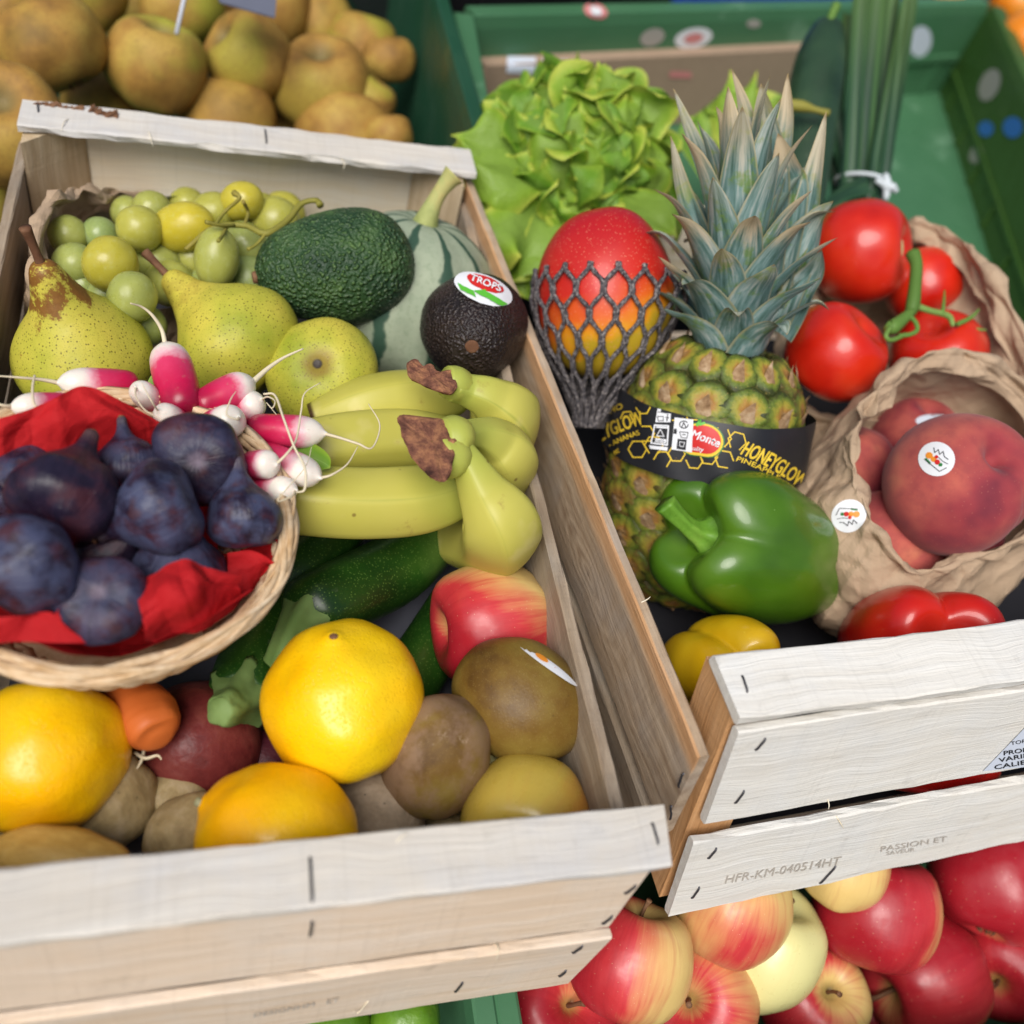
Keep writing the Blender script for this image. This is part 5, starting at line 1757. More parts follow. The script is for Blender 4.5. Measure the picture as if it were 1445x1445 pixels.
# paper band round the pineapple
BT0, BT1 = .14, .60
nb, mb = 90, 14
G = np.zeros((mb, nb, 3))
for i in range(mb):
    for j in range(nb):
        a = 2 * math.pi * j / nb
        # band sits a little skewed on the fruit
        h = (BT0 + (BT1 - BT0) * i / (mb - 1)) + .10 * math.sin(a) * .5
        r = float(prad(h)) + .0045 + .0008 * math.sin(6 * a) + .0006 * math.sin(11 * a + i * .4)
        G[i, j] = PC + PR_ @ np.array([r * math.cos(a), r * math.sin(a), h * PLEN / 2])
BAND = wob('paper_band', G.reshape(-1, 3), grid_faces(mb, nb, True), P_BLACK, pine)
BAND['label'] = 'black paper band with yellow honeycomb print'

# ------------------------------------------------------------------ mango in its foam net
V, F = blob(BALL_C, 48, 60, .03, 1.6, 14)
V[:, 2] *= 1.22
MG = put('mango', mesh('mango', V, F, MANGO), 852, 415, 194, -.004, None, (.03, 1, .10), 0, (1, 1, 1), 'red and orange mango standing in a dark mesh sleeve', 'mango')
MM = WM[MG.name]
n_str = 34
netV = []
for i in range(n_str):
    pts = []
    for q in range(64):
        t = q / 63
        z = .15 - 1.12 * t
        ph_ = (t * 3.25 + .0) * 2 * math.pi
        tri = math.cos(ph_)
        tri = math.copysign(min(1, abs(tri) * 1.35), tri)
        tri *= (1 - .25 * t)
        a = 2 * math.pi * i / n_str + (1 if i % 2 else -1) * -(math.pi / n_str) * tri * .86
        rm = .5 * math.sqrt(max(0, 1 - min(1, abs(z) / .61) ** 2.0))
        if z > -.28:
            r = rm + .022
        else:
            r0 = .5 * math.sqrt(1 - (.28 / .61) ** 2) + .022
            r = r0 + (.10 - r0) * sstep(0, 1, (-.28 - z) / .72) ** .85
            r = max(r, rm + .02)
        y_ = math.sin(a)
        r *= 1 + .16 * max(0, y_) ** 3 * sstep(-.4, .1, z)
        r += .006 * math.sin(i * 7.3 + q * .5)
        pts.append([r * math.cos(a) - .0 * t, r * math.sin(a) - .16 * max(0, t - .5), z])
    V, F, s, _ = tube(pts, .0165 * (1 + .12 * np.sin(np.arange(64) * 1.7 + i)), 6)
    netV.append((V, F))
V, F = join(netV)
V = V @ MM[:3, :3].T + MM[:3, 3]
V += pn(V * 700, 4)[:, None] * .00035
wob('net_sleeve', V, F, NET, None, 'dark grey glittery foam net pulled over the lower half of the mango', 'net')

# ------------------------------------------------------------------ lettuce
lt = empty('lettuce', ond(850, 300, .74), 'curly bright green oak leaf lettuce behind the mango', 'lettuce')
LAX = vdir(-.12, .42, .9)
LB = ond(806, 250, .745)
LR = frame(LAX, 0)
def lettuce_leaf_mesh(seed):
    g_ = np.random.default_rng(seed)
    n, m = 40, 32
    p1, p2, p3, p4 = g_.random(4) * 6.28
    v, u = np.meshgrid(np.linspace(0, 1, m), np.linspace(-1, 1, n), indexing='ij')
    wv = .10 + .56 * np.sin(np.minimum(1, v) * math.pi * .5) ** 1.2
    wv = wv * np.sqrt(np.clip(1 - np.clip((v - .5) / .52, 0, 1) ** 2.4, 0, 1)) + .012
    y = v * (1 - .10 * u * u * v) * (1 + .06 * np.sin(4 * u + p1) * v)
    e = np.maximum(np.abs(u) ** 2.0, v ** 2.2) * np.minimum(1, v * 1.5)
    per = np.arctan2(u * 1.2, 1.25 - v)                       # runs along the leaf's outer edge
    ruf = e * (.15 * np.sin(3.4 * per + p3) + .05 * np.sin(6.0 * per + p4))
    curl = e ** 2 * (.22 + .20 * np.sin(2.6 * per + p2))
    x = u * wv * (1 - .18 * curl)
    z = .30 * u * u * wv + ruf - curl + .12 * v
    y = y - .35 * curl * v
    P = np.stack([x, y, z], 2).reshape(-1, 3)
    P[:, 2] += fbm(P * 3, 2, seed) * .03
    E = np.minimum(1, np.maximum(np.abs(u) ** 3.5, v ** 6)) 
    Vn = np.maximum(0, 1 - np.abs(u) * 9)
    return P, grid_faces(m, n), E.ravel(), Vn.ravel()
LM = []
for q in range(10):
    P, F, E, Vn = lettuce_leaf_mesh(40 + q)
    LM.append(mesh('leaf', P, F, LETTUCE if q % 3 else LETTUCE2, attrs={'edge': E, 'vein': Vn}))
NLF = 175
LUP = vdir(-.15, .75, .5)
for i in range(NLF):
    f = (i + .5) / NLF
    ct = 1 - 1.35 * f
    st = math.sqrt(max(0, 1 - ct * ct))
    a = i * 2.39996
    nv_ = LR @ np.array([st * math.cos(a), st * math.sin(a), ct])
    px_, py_ = nv_ @ RIGHT, nv_ @ UP
    R_ = .069 * (1 + .10 * max(0, -px_) + .05 * py_) * random.uniform(.86, 1.04)
    tu = LUP - nv_ * (LUP @ nv_)
    tu = unit(tu + .35 * np.array([random.gauss(0, 1) for _ in range(3)]))
    y = unit(.55 * nv_ + .75 * tu)
    z = unit(nv_ - y * (nv_ @ y))
    x = np.cross(y, z)
    tw = random.gauss(0, .45)
    x, z = x * math.cos(tw) + z * math.sin(tw), z * math.cos(tw) - x * math.sin(tw)
    L = random.uniform(.040, .062)
    base = LB + nv_ * R_ - y * L * .72
    ob('leaf', LM[random.randrange(10)], mat4(np.stack([x, y, z], 1), base, (L, L, L)), lt)
# looser leaves hanging at the left and below, towards the mango
for px, py, dx, dy, tw, L in ((760, 330, -.35, -.85, .2, .075), (715, 300, -.8, -.4, .1, .070), (735, 255, -1, .05, -.2, .075), (760, 375, -.1, -.9, -.3, .060), (735, 345, -.45, -.9, .3, .065), (905, 300, .5, -.6, .2, .060), (690, 275, -.9, -.5, .5, .06), (700, 230, -.9, .3, .3, .06)):
    y = vdir(dx, dy, .45); nrm = unit(vdir(-dx * .3, -dy * .3 + .3, .9)); x = unit(np.cross(y, nrm)); z = np.cross(x, y)
    x, z = x * math.cos(tw) + z * math.sin(tw), z * math.cos(tw) - x * math.sin(tw)
    ob('leaf', LM[random.randrange(10)], mat4(np.stack([x, y, z], 1), ond(px - dx * 45, py + dy * 45, .70), (L, L, L)), lt)
# celery-like lettuce heart behind the pineapple crown
l2 = empty('lettuce', ond(1040, 260, .80), 'pale green leafy stalk standing behind the pineapple crown', 'lettuce')
for px0, py0, px1, py1, L, tw in ((1035, 300, 1030, 100, .105, .1), (1060, 300, 1062, 90, .11, -.3), (1000, 260, 985, 150, .075, .4), (1075, 250, 1085, 130, .08, .2)):
    a_, b_ = ond(px0, py0, .80), ond(px1, py1, .80)
    y = unit(b_ - a_); nrm = unit(BACK - y * (BACK @ y)); x = np.cross(y, nrm); z = nrm
    x, z = x * math.cos(tw) + z * math.sin(tw), z * math.cos(tw) - x * math.sin(tw)
    L = np.linalg.norm(b_ - a_)
    ob('leaf', LM[random.randrange(10)], mat4(np.stack([x, y, z], 1), a_, (L * .55, L, L * .4)), l2)

# ------------------------------------------------------------------ cucumber and spring onions
W = [ond(1112, 345, .745), ond(1128, 260, .76), ond(1143, 170, .775), ond(1157, 90, .79), ond(1168, 40, .80), ond(1170, 30, .80)]
V, F, s, a = tube(W, [.019, .0215, .0220, .0205, .0125, .004], 28, 40, lambda a, t: 1 + .02 * np.cos(7 * a))
CU = wob('cucumber', V, F, CUKE, None, 'dark green cucumber leaning upright behind the pineapple crown', 'cucumber')
V, F, s, a = tube([ond(1168, 42, .79), ond(1174, 22, .79), ond(1181, 6, .79)], [.004, .0035, .004], 8, 10)
wob('stem', V, F, VINE, CU)
V, F, s, a = tube([ond(1100, 147, .735), ond(1130, 150, .735), ond(1150, 155, .735), ond(1170, 160, .735)], [.004, .0045, .0025, .0028], 8, 16)
wob('twig', V, F, GSTEM, None, 'small dry pale twig lying across the cucumber', 'twig')
so = empty('spring_onion_bunch', ond(1215, 300, .80), 'bunch of long dark green onion leaves tied with white string behind the tomatoes', 'spring onions')
ON = [((1196, 262), (1205, 120), (1215, -40), .010), ((1208, 262), (1222, 120), (1240, -40), .0105), ((1222, 262), (1240, 130), (1262, -40), .010), ((1236, 262), (1262, 130), (1290, -40), .009), ((1244, 262), (1258, 160), (1278, 0), .006),
      ((1190, 262), (1180, 150), (1196, 20), .0075), ((1180, 270), (1165, 200), (1190, 90), .007), ((1214, 262), (1230, 100), (1248, -60), .008), ((1228, 262), (1240, 190), (1282, -20), .0055), ((1200, 262), (1186, 200), (1172, 140), .006), ((1210, 262), (1205, 180), (1225, 30), .007)]
for i, (p0, p1, p2, w) in enumerate(ON):
    d = .79 + .012 * (i % 4)
    lo = ond(1195 + (p0[0] - 1215) * .8, 345, d)
    leafstrip([lo, ond(p0[0], p0[1], d - .005), ond(*p1, d), ond(*p2, d + .01)], (lambda ww: (lambda f: ww * (.75 + .5 * f - .6 * f * f)))(w * .95), ONLEAF, so, 'leaf', .55, 30, 7, None, .02, seed=i)
leafstrip([ond(1225, 262, .775), ond(1190, 275, .765), ond(1155, 305, .755), ond(1140, 325, .755)], lambda f: .008 * (1 - .6 * f), ONLEAF, so, 'leaf', .5, 20, 7)
t = np.linspace(0, 2 * math.pi, 40, endpoint=False)
c_ = ond(1216, 258, .797)
P = np.array([c_ + RIGHT * .0215 * math.cos(q) + BACK * .020 * math.sin(q) + UP * (.0035 * math.cos(q) * -1) for q in t])
V1, F1, _, _ = tube(P, .0016, 7, 60, closed=True)
parts = [(V1, F1)]
for pts in ([(1236, 254, .777), (1252, 262, .775), (1266, 270, .775)], [(1250, 246, .776), (1252, 262, .774), (1250, 282, .776)], [(1245, 262, .774), (1258, 264, .772), (1262, 262, .774)]):
    V1, F1, _, _ = tube([ond(*p) for p in pts], [.0022, .0036, .0022], 7, 12)
    parts.append((V1, F1))
V, F = join(parts)
wob('string', V, F, STRING, so)

# ------------------------------------------------------------------ paper bags on the right
def bag(rim, floor_z, bulge, label, seed, amp=.005, nu=300, nv=90, lip=.010, shrink=.7, mid=.5):
    R_ = np.array([at(*p) for p in rim])
    c = R_.mean(0)
    def lp(k, dz, zf=None):
        Q = c + (R_ - c) * np.array([k, k, 1])
        Q[:, 2] = R_[:, 2] + dz if zf is None else R_[:, 2] * (1 - zf) + floor_z * zf
        return Q
    loops = [lp(shrink, 0, 1.0), lp(bulge, 0, .72), lp(bulge * 1.02, 0, .42), lp(1.06, 0, .16), lp(1.0, 0), lp(.94, -lip * .4), lp(.93, -lip * 1.4)]
    G = loft(loops, nu, nv, True)
    per = np.linalg.norm(np.diff(R_, axis=0), axis=1).sum()
    uu, vv = np.meshgrid(np.linspace(0, per, nu), np.linspace(0, .16, nv))
    h = crumple(np.stack([uu.ravel(), vv.ravel()], 1), 150, .05, amp, seed, .2).reshape(nv, nu)
    h = .45 * h + folds(np.stack([uu.ravel(), vv.ravel()], 1), .0024, .045, seed, 5).reshape(nv, nu)
    h += .0025 * pn(np.stack([uu.ravel() * 28, vv.ravel() * 18, vv.ravel() * 0], 1), seed).reshape(nv, nu)
    sq = np.minimum(1, np.minimum(np.arange(nu), nu - 1 - np.arange(nu)) / 8.0)
    h *= sq[None, :]
    N = grid_normals(G, True)
    G = G + N * h[:, :, None]
    return wob('paper_bag', G.reshape(-1, 3), grid_faces(nv, nu, True), KRAFT, None, label, 'paper bag', 'brown paper bags on the right', smooth=False)
BAG1 = bag([(1150, 420, -.035), (1195, 345, -.01), (1255, 318, .008), (1300, 312, .018), (1350, 332, .026), (1395, 388, .026), (1432, 450, .018), (1462, 530, .0), (1420, 590, -.03), (1310, 590, -.045), (1200, 595, -.055), (1130, 575, -.060), (1115, 500, -.055)], -.112, 1.02,
    'crumpled brown paper bag holding the tomatoes', 4, .0045)
BAG2 = bag([(1212, 595, .004), (1240, 548, .012), (1285, 510, .020), (1335, 492, .024), (1400, 512, .020), (1465, 560, .010), (1500, 650, .0), (1480, 735, -.008), (1400, 782, -.018), (1335, 800, -.024), (1285, 806, -.024), (1250, 772, -.020), (1222, 720, -.012), (1205, 655, -.003)], -.110, 1.16,
    'open brown paper bag of peaches nearest the front on the right', 6, .0045)
flap([[(1110, 600, -.075), (1150, 590, -.07), (1180, 600, -.06)], [(1118, 660, -.07), (1150, 670, -.06), (1180, 680, -.05)], [(1128, 740, -.085), (1150, 760, -.085), (1180, 790, -.085)]], 30, 30, KRAFT, 'fold of brown paper between the pineapple and the peach bag', 8, .003, 'paper_sheet', 'paper', 30, .03)

# ------------------------------------------------------------------ tomatoes
def tom_fn(V, ph):
    V = V.copy()
    V[:, :2] *= (1 + .018 * np.cos(4 * ph + .6) * sstep(-.1, .4, V[:, 2]))[:, None]
    return V
TG = 'tomatoes in the paper bag'
def tomato(px, py, w, z, axis, spin, label, seed, sc=(1, 1, 1)):
    V, F = blob(TOM_C, 40, 50, .03, 1.5, seed, tom_fn)
    return put('tomato', mesh('tomato', V, F, TOMATO), px, py, w, z, None, axis, spin, sc, label, 'tomato', TG)
T1 = tomato(1217, 356, 144, .006, (.80, -.02, .50), 0, 'topmost tomato with a pale stem scar facing right', 3, (1, 1, 1.02))
child('stem_scar', stem_mesh('stem_scar', [(0, 0, .335), (0, 0, .356), (0, 0, .362), (0, 0, .364)], [.085, .075, .05, .02], m_tuber('stem scar', hx('9a8a30'), hx('c8c080'), hx('dcdcb8')), 14), T1)
tomato(1180, 498, 142, -.012, (.5, .5, .5), 0, 'tomato at the front left of the bag, beside the pineapple crown', 6, (1, 1, .95))
tomato(1305, 402, 112, -.015, (-.2, .9, -.35), 0, 'tomato behind the green vine stem', 9)
tomato(1322, 500, 134, -.022, (-.35, .6, .6), 0, 'tomato half hidden by the rim of the peach bag', 13, (1, 1, .95))
tv = empty('tomato_vine', onz(1290, 440, .0), 'green tomato vine stem standing up between the tomatoes', 'stem')
for pts, rad in (([(1288, 358, .034), (1293, 375, .032), (1291, 405, .026), (1288, 430, .020), (1282, 448, .014)], [.0052, .0042, .0042, .0046, .003]),
                 ([(1288, 430, .020), (1310, 438, .018), (1338, 446, .014), (1345, 460, .010)], [.0025, .0022, .0022, .0015]),
                 ([(1286, 440, .018), (1272, 452, .016), (1258, 462, .014), (1250, 458, .014)], [.003, .0042, .005, .003]),
                 ([(1282, 445, .018), (1292, 455, .018), (1294, 466, .016), (1284, 472, .014), (1268, 474, .012)], [.0016] * 5),
                 ([(1256, 462, .016), (1250, 474, .014), (1258, 480, .012), (1278, 472, .012)], [.0016] * 4),
                 ([(1330, 444, .016), (1332, 425, .020), (1333, 410, .022)], [.0014, .001, .0005]),
                 ([(1350, 458, .010), (1370, 448, .014), (1382, 436, .018)], [.0018, .0014, .0005]),
                 ([(1360, 460, .008), (1376, 464, .008), (1392, 466, .01)], [.0016, .0013, .0005])):
    V, F, s, _ = pxtube(pts, rad, 8, 22)
    wob('stem', V, F, VINE, tv)

# ------------------------------------------------------------------ peaches
def peach_fn(V, ph):
    V = V.copy()
    d = np.minimum(ph, 2 * math.pi - ph)
    g_ = np.exp(-(d / .10) ** 2) * .05 + np.exp(-(d / .35) ** 2) * .04
    g_ *= sstep(-.55, -.1, V[:, 2])
    V[:, :2] *= (1 - g_)[:, None]
    return V
def peach(px, py, w, z, axis, spin, label, seed, sc=(1, 1, 1)):
    V, F = blob(PEACH_C, 44, 90, .03, 1.5, seed, peach_fn)
    return put('peach', mesh('peach', V, F, PEACH), px, py, w, z, None, axis, spin, sc, label, 'peach', 'peaches in the paper bag')
PK1 = peach(1352, 682, 204, -.004, (.22, .40, .85), 62, 'large rosy peach on top with a white oval sticker and a deep cleft', 4, (1, 1, .97))
peach(1206, 662, 120, -.056, (-.3, .8, .3), 0, 'peach half hidden in the shade at the left inside of the bag', 7)
peach(1252, 768, 150, -.058, (.3, .9, -.3), 200, 'peach below left of the large one, by the bag rim', 10)
peach(1345, 770, 130, -.055, (.3, .5, .6), 90, 'dark peach deep under the large one', 13)
PK5 = peach(1292, 622, 124, -.056, (.1, .6, .5), 0, 'dark peach behind the large one with half a sticker showing', 16)

# ------------------------------------------------------------------ peppers
def pep_fn(lobes, dep_, tip):
    def f(V, ph):
        V = V.copy()
        l = np.abs(np.sin(lobes / 2 * ph + .5)) ** .75
        V[:, :2] *= (1 - dep_ * (1 - l) * (0.55 + .45 * np.abs(V[:, 2]) / .5))[:, None]
        r = np.hypot(V[:, 0], V[:, 1])
        V[:, 2] += (l - .5) * .10 * sstep(.08, .3, r) * np.sign(V[:, 2]) * sstep(.15, .5, np.abs(V[:, 2]))
        V[:, :2] *= (1 - tip * sstep(.1, -.6, V[:, 2]))[:, None]
        return V
    return f
def pepper(px, py, w, z, axis, spin, label, seed, m_, sc=(1, 1, 1), lobes=4, dp=.13, tip=.12, stem=True, group='bell peppers'):
    V, F = blob(PEP_C, 54, 90, .05, 1.4, seed, pep_fn(lobes, dp, tip))
    o = put('bell_pepper', mesh('bell_pepper', V, F, m_), px, py, w, z, None, axis, spin, sc, label, 'pepper', group)
    if stem:
        prof = lambda a, t: 1 + .18 * np.cos(5 * a) * (1 - .5 * t) + .5 * max(0, .18 - t)
        V, F, s, a = tube([(0, 0, .38), (0, 0, .46), (.01, .01, .54), (.02, .05, .64), (.02, .11, .74)], [.17, .085, .058, .055, .068], 24, 26, prof)
        child('stem', mesh('stem', V, F, PSTEM, attrs={'s': s}), o)
    return o
GPP = pepper(1066, 776, 218, -.058, (-.80, .22, .52), 20, 'glossy green bell pepper lying in front of the pineapple', 5, PEP_G, (1, 1, 1.12))
pepper(1020, 950, 168, -.078, (.30, .05, .9), 35, 'yellow bell pepper in the corner behind the orange post', 9, PEP_Y, (1, 1, .9), 4, .26, .0)
pepper(1288, 932, 228, -.060, (.10, .30, .95), 22, 'red bell pepper behind the front rail below the peach bag', 13, PEP_R, (1, 1, .8), 4, .24, .0, stem=False)
pepper(1312, 1050, 140, -.092, (.95, .1, .1), 50, 'red bell pepper glimpsed through the gap between the front planks', 17, PEP_R, (1, 1, 1.1), 4, .10, .05, stem=False)

# ------------------------------------------------------------------ apples in the crate below
ag = 'apples in the green crate below'
APB = [(890, 1352, 172, -.160, (.25, .9, -.1), 0, .95, 0, 'red and yellow apple below the joint of the two wooden crates'),
       (1032, 1272, 168, -.160, (.3, .9, .3), 90, .50, 0, 'peach yellow apple tucked under the right crate corner'),
       (1073, 1332, 178, -.198, (.35, .85, .25), 0, .10, 1, 'pale yellow green apple among the red ones'),
       (1236, 1280, 172, -.192, (.2, .9, -.1), 0, 1.25, 0, 'red apple right of the pale yellow one, under the plank'),
       (1190, 1222, 120, -.160, (.2, .9, .3), 200, .55, 0, 'small orange pink slice of apple above the red one, under the plank'),
       (1405, 1236, 176, -.188, (.3, .7, -.3), 0, 1.3, 0, 'bright red apple under the right end of the plank'),
       (1303, 1375, 178, -.236, (-.85, -.2, .35), 180, 1.15, 0, 'dark red apple near the bottom right with a yellow lower edge'),
       (1150, 1410, 152, -.236, (.15, .6, .75), 0, .95, 0, 'red and green apple with a visible stem at the bottom'),
       (985, 1410, 175, -.208, (-.3, .3, .6), 0, 1.15, 0, 'red apple at the bottom left of the pale yellow one'),
       (785, 1425, 178, -.208, (.2, .4, .6), 90, 1.2, 0, 'dark red apple beside the green crate wall at the bottom'),
       (1415, 1360, 150, -.235, (-.55, -.15, .8), 90, 1.2, 0, 'dark red apple with its calyx showing at the right edge'),
       (1222, 1420, 120, -.29, (.2, .5, .5), 0, 1.2, 0, 'shaded red apple deep between the bottom ones'),
       (1345, 1300, 120, -.28, (.2, .5, .5), 0, 1.2, 0, 'shaded red apple in the gap under the bright red one'),
       (890, 1455, 150, -.26, (.2, .5, .5), 70, 1.2, 0, 'shaded red apple cut by the bottom picture edge')]
for px, py, w, z, ax, sp, bl, kd, lb in APB:
    apple(kd, px, py, w, lb, z=z, axis=ax, spin=sp, blush=bl, group=ag)
# limes
for i, (px, py, w, z, lb) in enumerate(((573, 1436, 100, -.165, 'bright green lime under the left wooden crate'), (478, 1448, 92, -.175, 'darker lime left of the bright one at the bottom edge'), (400, 1470, 90, -.18, 'lime cut by the bottom picture edge'))):
    V, F = blob(LEMON_C, 36, 44, .04, 1.7, 60 + i)
    put('lime', mesh('lime', V, F, LIME), px, py, w, z, None, (.9, -.1, .3), 0, (1, 1, .95), lb, 'lime', 'limes in the green crate below')

# ------------------------------------------------------------------ things in and beyond the back bin
def boxth(name, A_, ex, L, ey, W_, H, mat, label, catg, group=None):
    ex, ey = unit(ex), unit(ey)
    c = .002
    V = []
    for z_ in (0, H):
        for (a, b) in ((c, 0), (L - c, 0), (L, c), (L, W_ - c), (L - c, W_), (c, W_), (0, W_ - c), (0, c)):
            V.append(np.asarray(A_) + ex * a + ey * b + Z * z_)
    F = [tuple(range(7, -1, -1)), tuple(range(8, 16))] + [(j, (j + 1) % 8, 8 + (j + 1) % 8, 8 + j) for j in range(8)]
    return wob(name, V, F, mat, None, label, catg, group, smooth=False)
be = unit(bR - bL)
bi = np.array([be[1], -be[0], 0])
CB0 = onz(690, 112, -.06)
CARD = boxth('cardboard_box', np.array([CB0[0] + .0, CB0[1] + .02, -.136]), be, .46, np.array([-be[1], be[0], 0]), .04, .078, CARDBOARD, 'low brown cardboard tray behind the lettuce in the green crate', 'box')
PB0 = bL + np.array([-be[1], be[0], 0]) * .06
BLUE = bin_('blue plastic crate farthest back behind the green one', [tuple((bL + be * .27 - bi * .06)[:2]), tuple((bL + be * .64 - bi * .06)[:2]), tuple((bL + be * .64 - bi * .40)[:2]), tuple((bL + be * .27 - bi * .40)[:2])], .10, .24, BLUEP, 'plastic crates at the back', name='plastic_crate')
BLK = bin_('black plastic crate at the very back beside the blue one', [tuple((bL + be * .02 - bi * .06)[:2]), tuple((bL + be * .255 - bi * .06)[:2]), tuple((bL + be * .255 - bi * .40)[:2]), tuple((bL + be * .02 - bi * .40)[:2])], .08, .24, BLACKP, 'plastic crates at the back', name='plastic_crate')
for i, (px, py, w, d, lb) in enumerate(((1338, 6, 46, 1.30, 'blurred orange fruit beyond the green crate at the top'), (1447, 60, 90, 1.18, 'blurred orange at the right picture edge beyond the olive green wall'), (1432, 8, 70, 1.30, 'blurred brownish orange in the top right corner'))):
    V, F = blob(LEMON_C, 30, 36, .03, 1.7, 80 + i)
    put('orange', mesh('orange', V, F, ORANGE), px, py, w, None, d, (0, 1, .2), 0, (1, 1, .9), lb, 'orange', 'oranges beyond the back crate')
# ------------------------------------------------------------------ prints, stickers, staples laid on the real surfaces
_bv = {}
def tree_of(o):
    if o.name not in _bv: _bv[o.name] = bvh(o)
    return _bv[o.name]

def cast(o, px, py, off):
    d = ray(px, py)
    hit = tree_of(o).ray_cast(Vector(CAM_POS.tolist()), Vector(unit(d).tolist()))
    if hit[0] is None:
        return None
    n = np.array(hit[1])
    if n @ d > 0: n = -n
    return np.array(hit[0]) + n * off, n

def decal(name, target, P2, F, mat, off=.0003, parent=None):
    out, good = [], []
    for x, y in P2:
        r = cast(target, x, y, off)
        out.append(None if r is None else r[0])
    ok = [p for p in out if p is not None]
    if len(ok) < 3: return None
    dm = np.mean([dep(p) for p in ok])
    V = [ond(x, y, dm) if p is None else p for p, (x, y) in zip(out, P2)]
    F2 = [f for f in F if all(out[i] is not None for i in f)]
    if not F2: return None
    used = sorted({i for f in F2 for i in f})
    mp = {u: k for k, u in enumerate(used)}
    return wob(name, np.array(V)[used], [tuple(mp[i] for i in f) for f in F2], mat, parent or target, smooth=True)

def disc(cx, cy, rx, ry, rot=0, n=28, rings=4, fn=None):
    a = math.radians(rot)
    P, F = [(cx, cy)], []
    for r in range(1, rings + 1):
        for k in range(n):
            t = 2 * math.pi * k / n
            e = fn(t) if fn else 1
            x, y = rx * r / rings * math.cos(t) * e, ry * r / rings * math.sin(t) * e
            P.append((cx + x * math.cos(a) - y * math.sin(a), cy + x * math.sin(a) + y * math.cos(a)))
    for k in range(n):
        F.append((0, 1 + k, 1 + (k + 1) % n))
    for r in range(rings - 1):
        for k in range(n):
            q = (k + 1) % n
            F.append((1 + r * n + k, 1 + (r + 1) * n + k, 1 + (r + 1) * n + q, 1 + r * n + q))
    return P, F

def quad(p00, p10, p11, p01, nx=8, ny=4):
    P = []
    for j in range(ny + 1):
        for i in range(nx + 1):
            u, v = i / nx, j / ny
            a = np.array(p00) * (1 - u) + np.array(p10) * u
            b = np.array(p01) * (1 - u) + np.array(p11) * u
            P.append(tuple(a * (1 - v) + b * v))
    F = [(j * (nx + 1) + i, j * (nx + 1) + i + 1, (j + 1) * (nx + 1) + i + 1, (j + 1) * (nx + 1) + i) for j in range(ny) for i in range(nx)]
    return P, F

def stroke(pts, w):
    P, F = [], []
    for a, b in zip(pts[:-1], pts[1:]):
        a, b = np.array(a, float), np.array(b, float)
        d = unit(b - a)
        n = np.array([-d[1], d[0]]) * w / 2
        k = len(P)
        m = 3
        a2, b2 = a - d * w * .3, b + d * w * .3
        for q in range(m + 1):
            c = a2 + (b2 - a2) * q / m
            P += [tuple(c + n), tuple(c - n)]
        for q in range(m):
            F.append((k + 2 * q, k + 2 * q + 1, k + 2 * q + 3, k + 2 * q + 2))
    return P, F

_tx = {}
def text2d(s):
    if s in _tx: return _tx[s]
    cu = bpy.data.curves.new('tmp_text', 'FONT')
    cu.body = s
    cu.size = 1
    cu.resolution_u = 3
    o = bpy.data.objects.new('tmp_text', cu)
    COL.objects.link(o)
    dg = bpy.context.evaluated_depsgraph_get()
    me = bpy.data.meshes.new_from_object(o.evaluated_get(dg))
    V = np.array([v.co[:2] for v in me.vertices])
    F = [tuple(p.vertices) for p in me.polygons]
    bpy.data.objects.remove(o)
    bpy.data.curves.remove(cu)
    bpy.data.meshes.remove(me)
    _tx[s] = (V, F)
    return V, F

def text(s, p0, p1, h, bow=0.0, shear=0.0, bold=0.0):
    """lettering from pixel p0 to p1 (baseline), cap height h px"""
    V, F = text2d(s)
    V = V.copy()
    x0, x1 = V[:, 0].min(), V[:, 0].max()
    u = (V[:, 0] - x0) / (x1 - x0)
    v = V[:, 1] / .70
    p0, p1 = np.array(p0, float), np.array(p1, float)
    d = p1 - p0
    n = np.array([d[1], -d[0]]) / np.linalg.norm(d)
    P = p0 + d * u[:, None] + n * (v * h)[:, None] + unit(d) * (shear * h * v)[:, None]
    P = P + n * (bow * 4 * u * (1 - u))[:, None]
    parts = [(P, F)]
    if bold:
        parts += [(P + np.array([bold, 0]), F), (P + np.array([0, bold]), F), (P + np.array([bold, bold]), F)]
    return parts

def jn(*ps):
    P, F, o = [], [], 0
    for p, f in ps:
        P += [tuple(q) for q in p]
        F += [tuple(i + o for i in x) for x in f]
        o += len(p)
    return P, F

# pineapple band print
hexs = []
def hexa(cx, cy, r, rot, skip=()):
    pts = [(cx + r * math.cos(math.radians(60 * k + rot)), cy + r * math.sin(math.radians(60 * k + rot))) for k in range(7)]
    for k in range(6):
        if k not in skip:
            hexs.append(stroke([pts[k], pts[k + 1]], 1.7))
for cx, cy, r, rot, sk in ((900, 634, 13, 60, ()), (923, 628, 13, 60, (0,)), (912, 612, 12, 60, (1, 2)), (956, 582, 13, 62, (1,)), (978, 581, 13, 62, ()), (1018, 617, 14, 70, (3,)), (1040, 622, 13, 75, (0,)), (1000, 643, 13, 68, (4,)), (1022, 648, 13, 70, (5,)),
                           (980, 650, 12, 65, (2,)), (955, 640, 12, 62, ()), (935, 648, 12, 60, (0, 1)), (908, 575, 10, 58, (2, 3)), (886, 590, 10, 55, (0, 1))):
    hexa(cx, cy, r, rot, sk)
decal('honeycomb_print', BAND, *jn(*hexs), P_YEL, .0003)
yl = []
yl += text('EYGLOW', (850, 622), (909, 598), 19, 2, .12, .7)
yl += text('PLE - ANANAS', (846, 640), (904, 613), 7, 2, 0, .3)
yl += text('Truly Sweet', (848, 656), (875, 638), 8, 1, .3, .3)
yl += text('HO', (862, 584), (880, 576), 8, 0, .1, .3)
decal('lettering', BAND, *jn(*yl), P_YEL, .00045)
yl = []
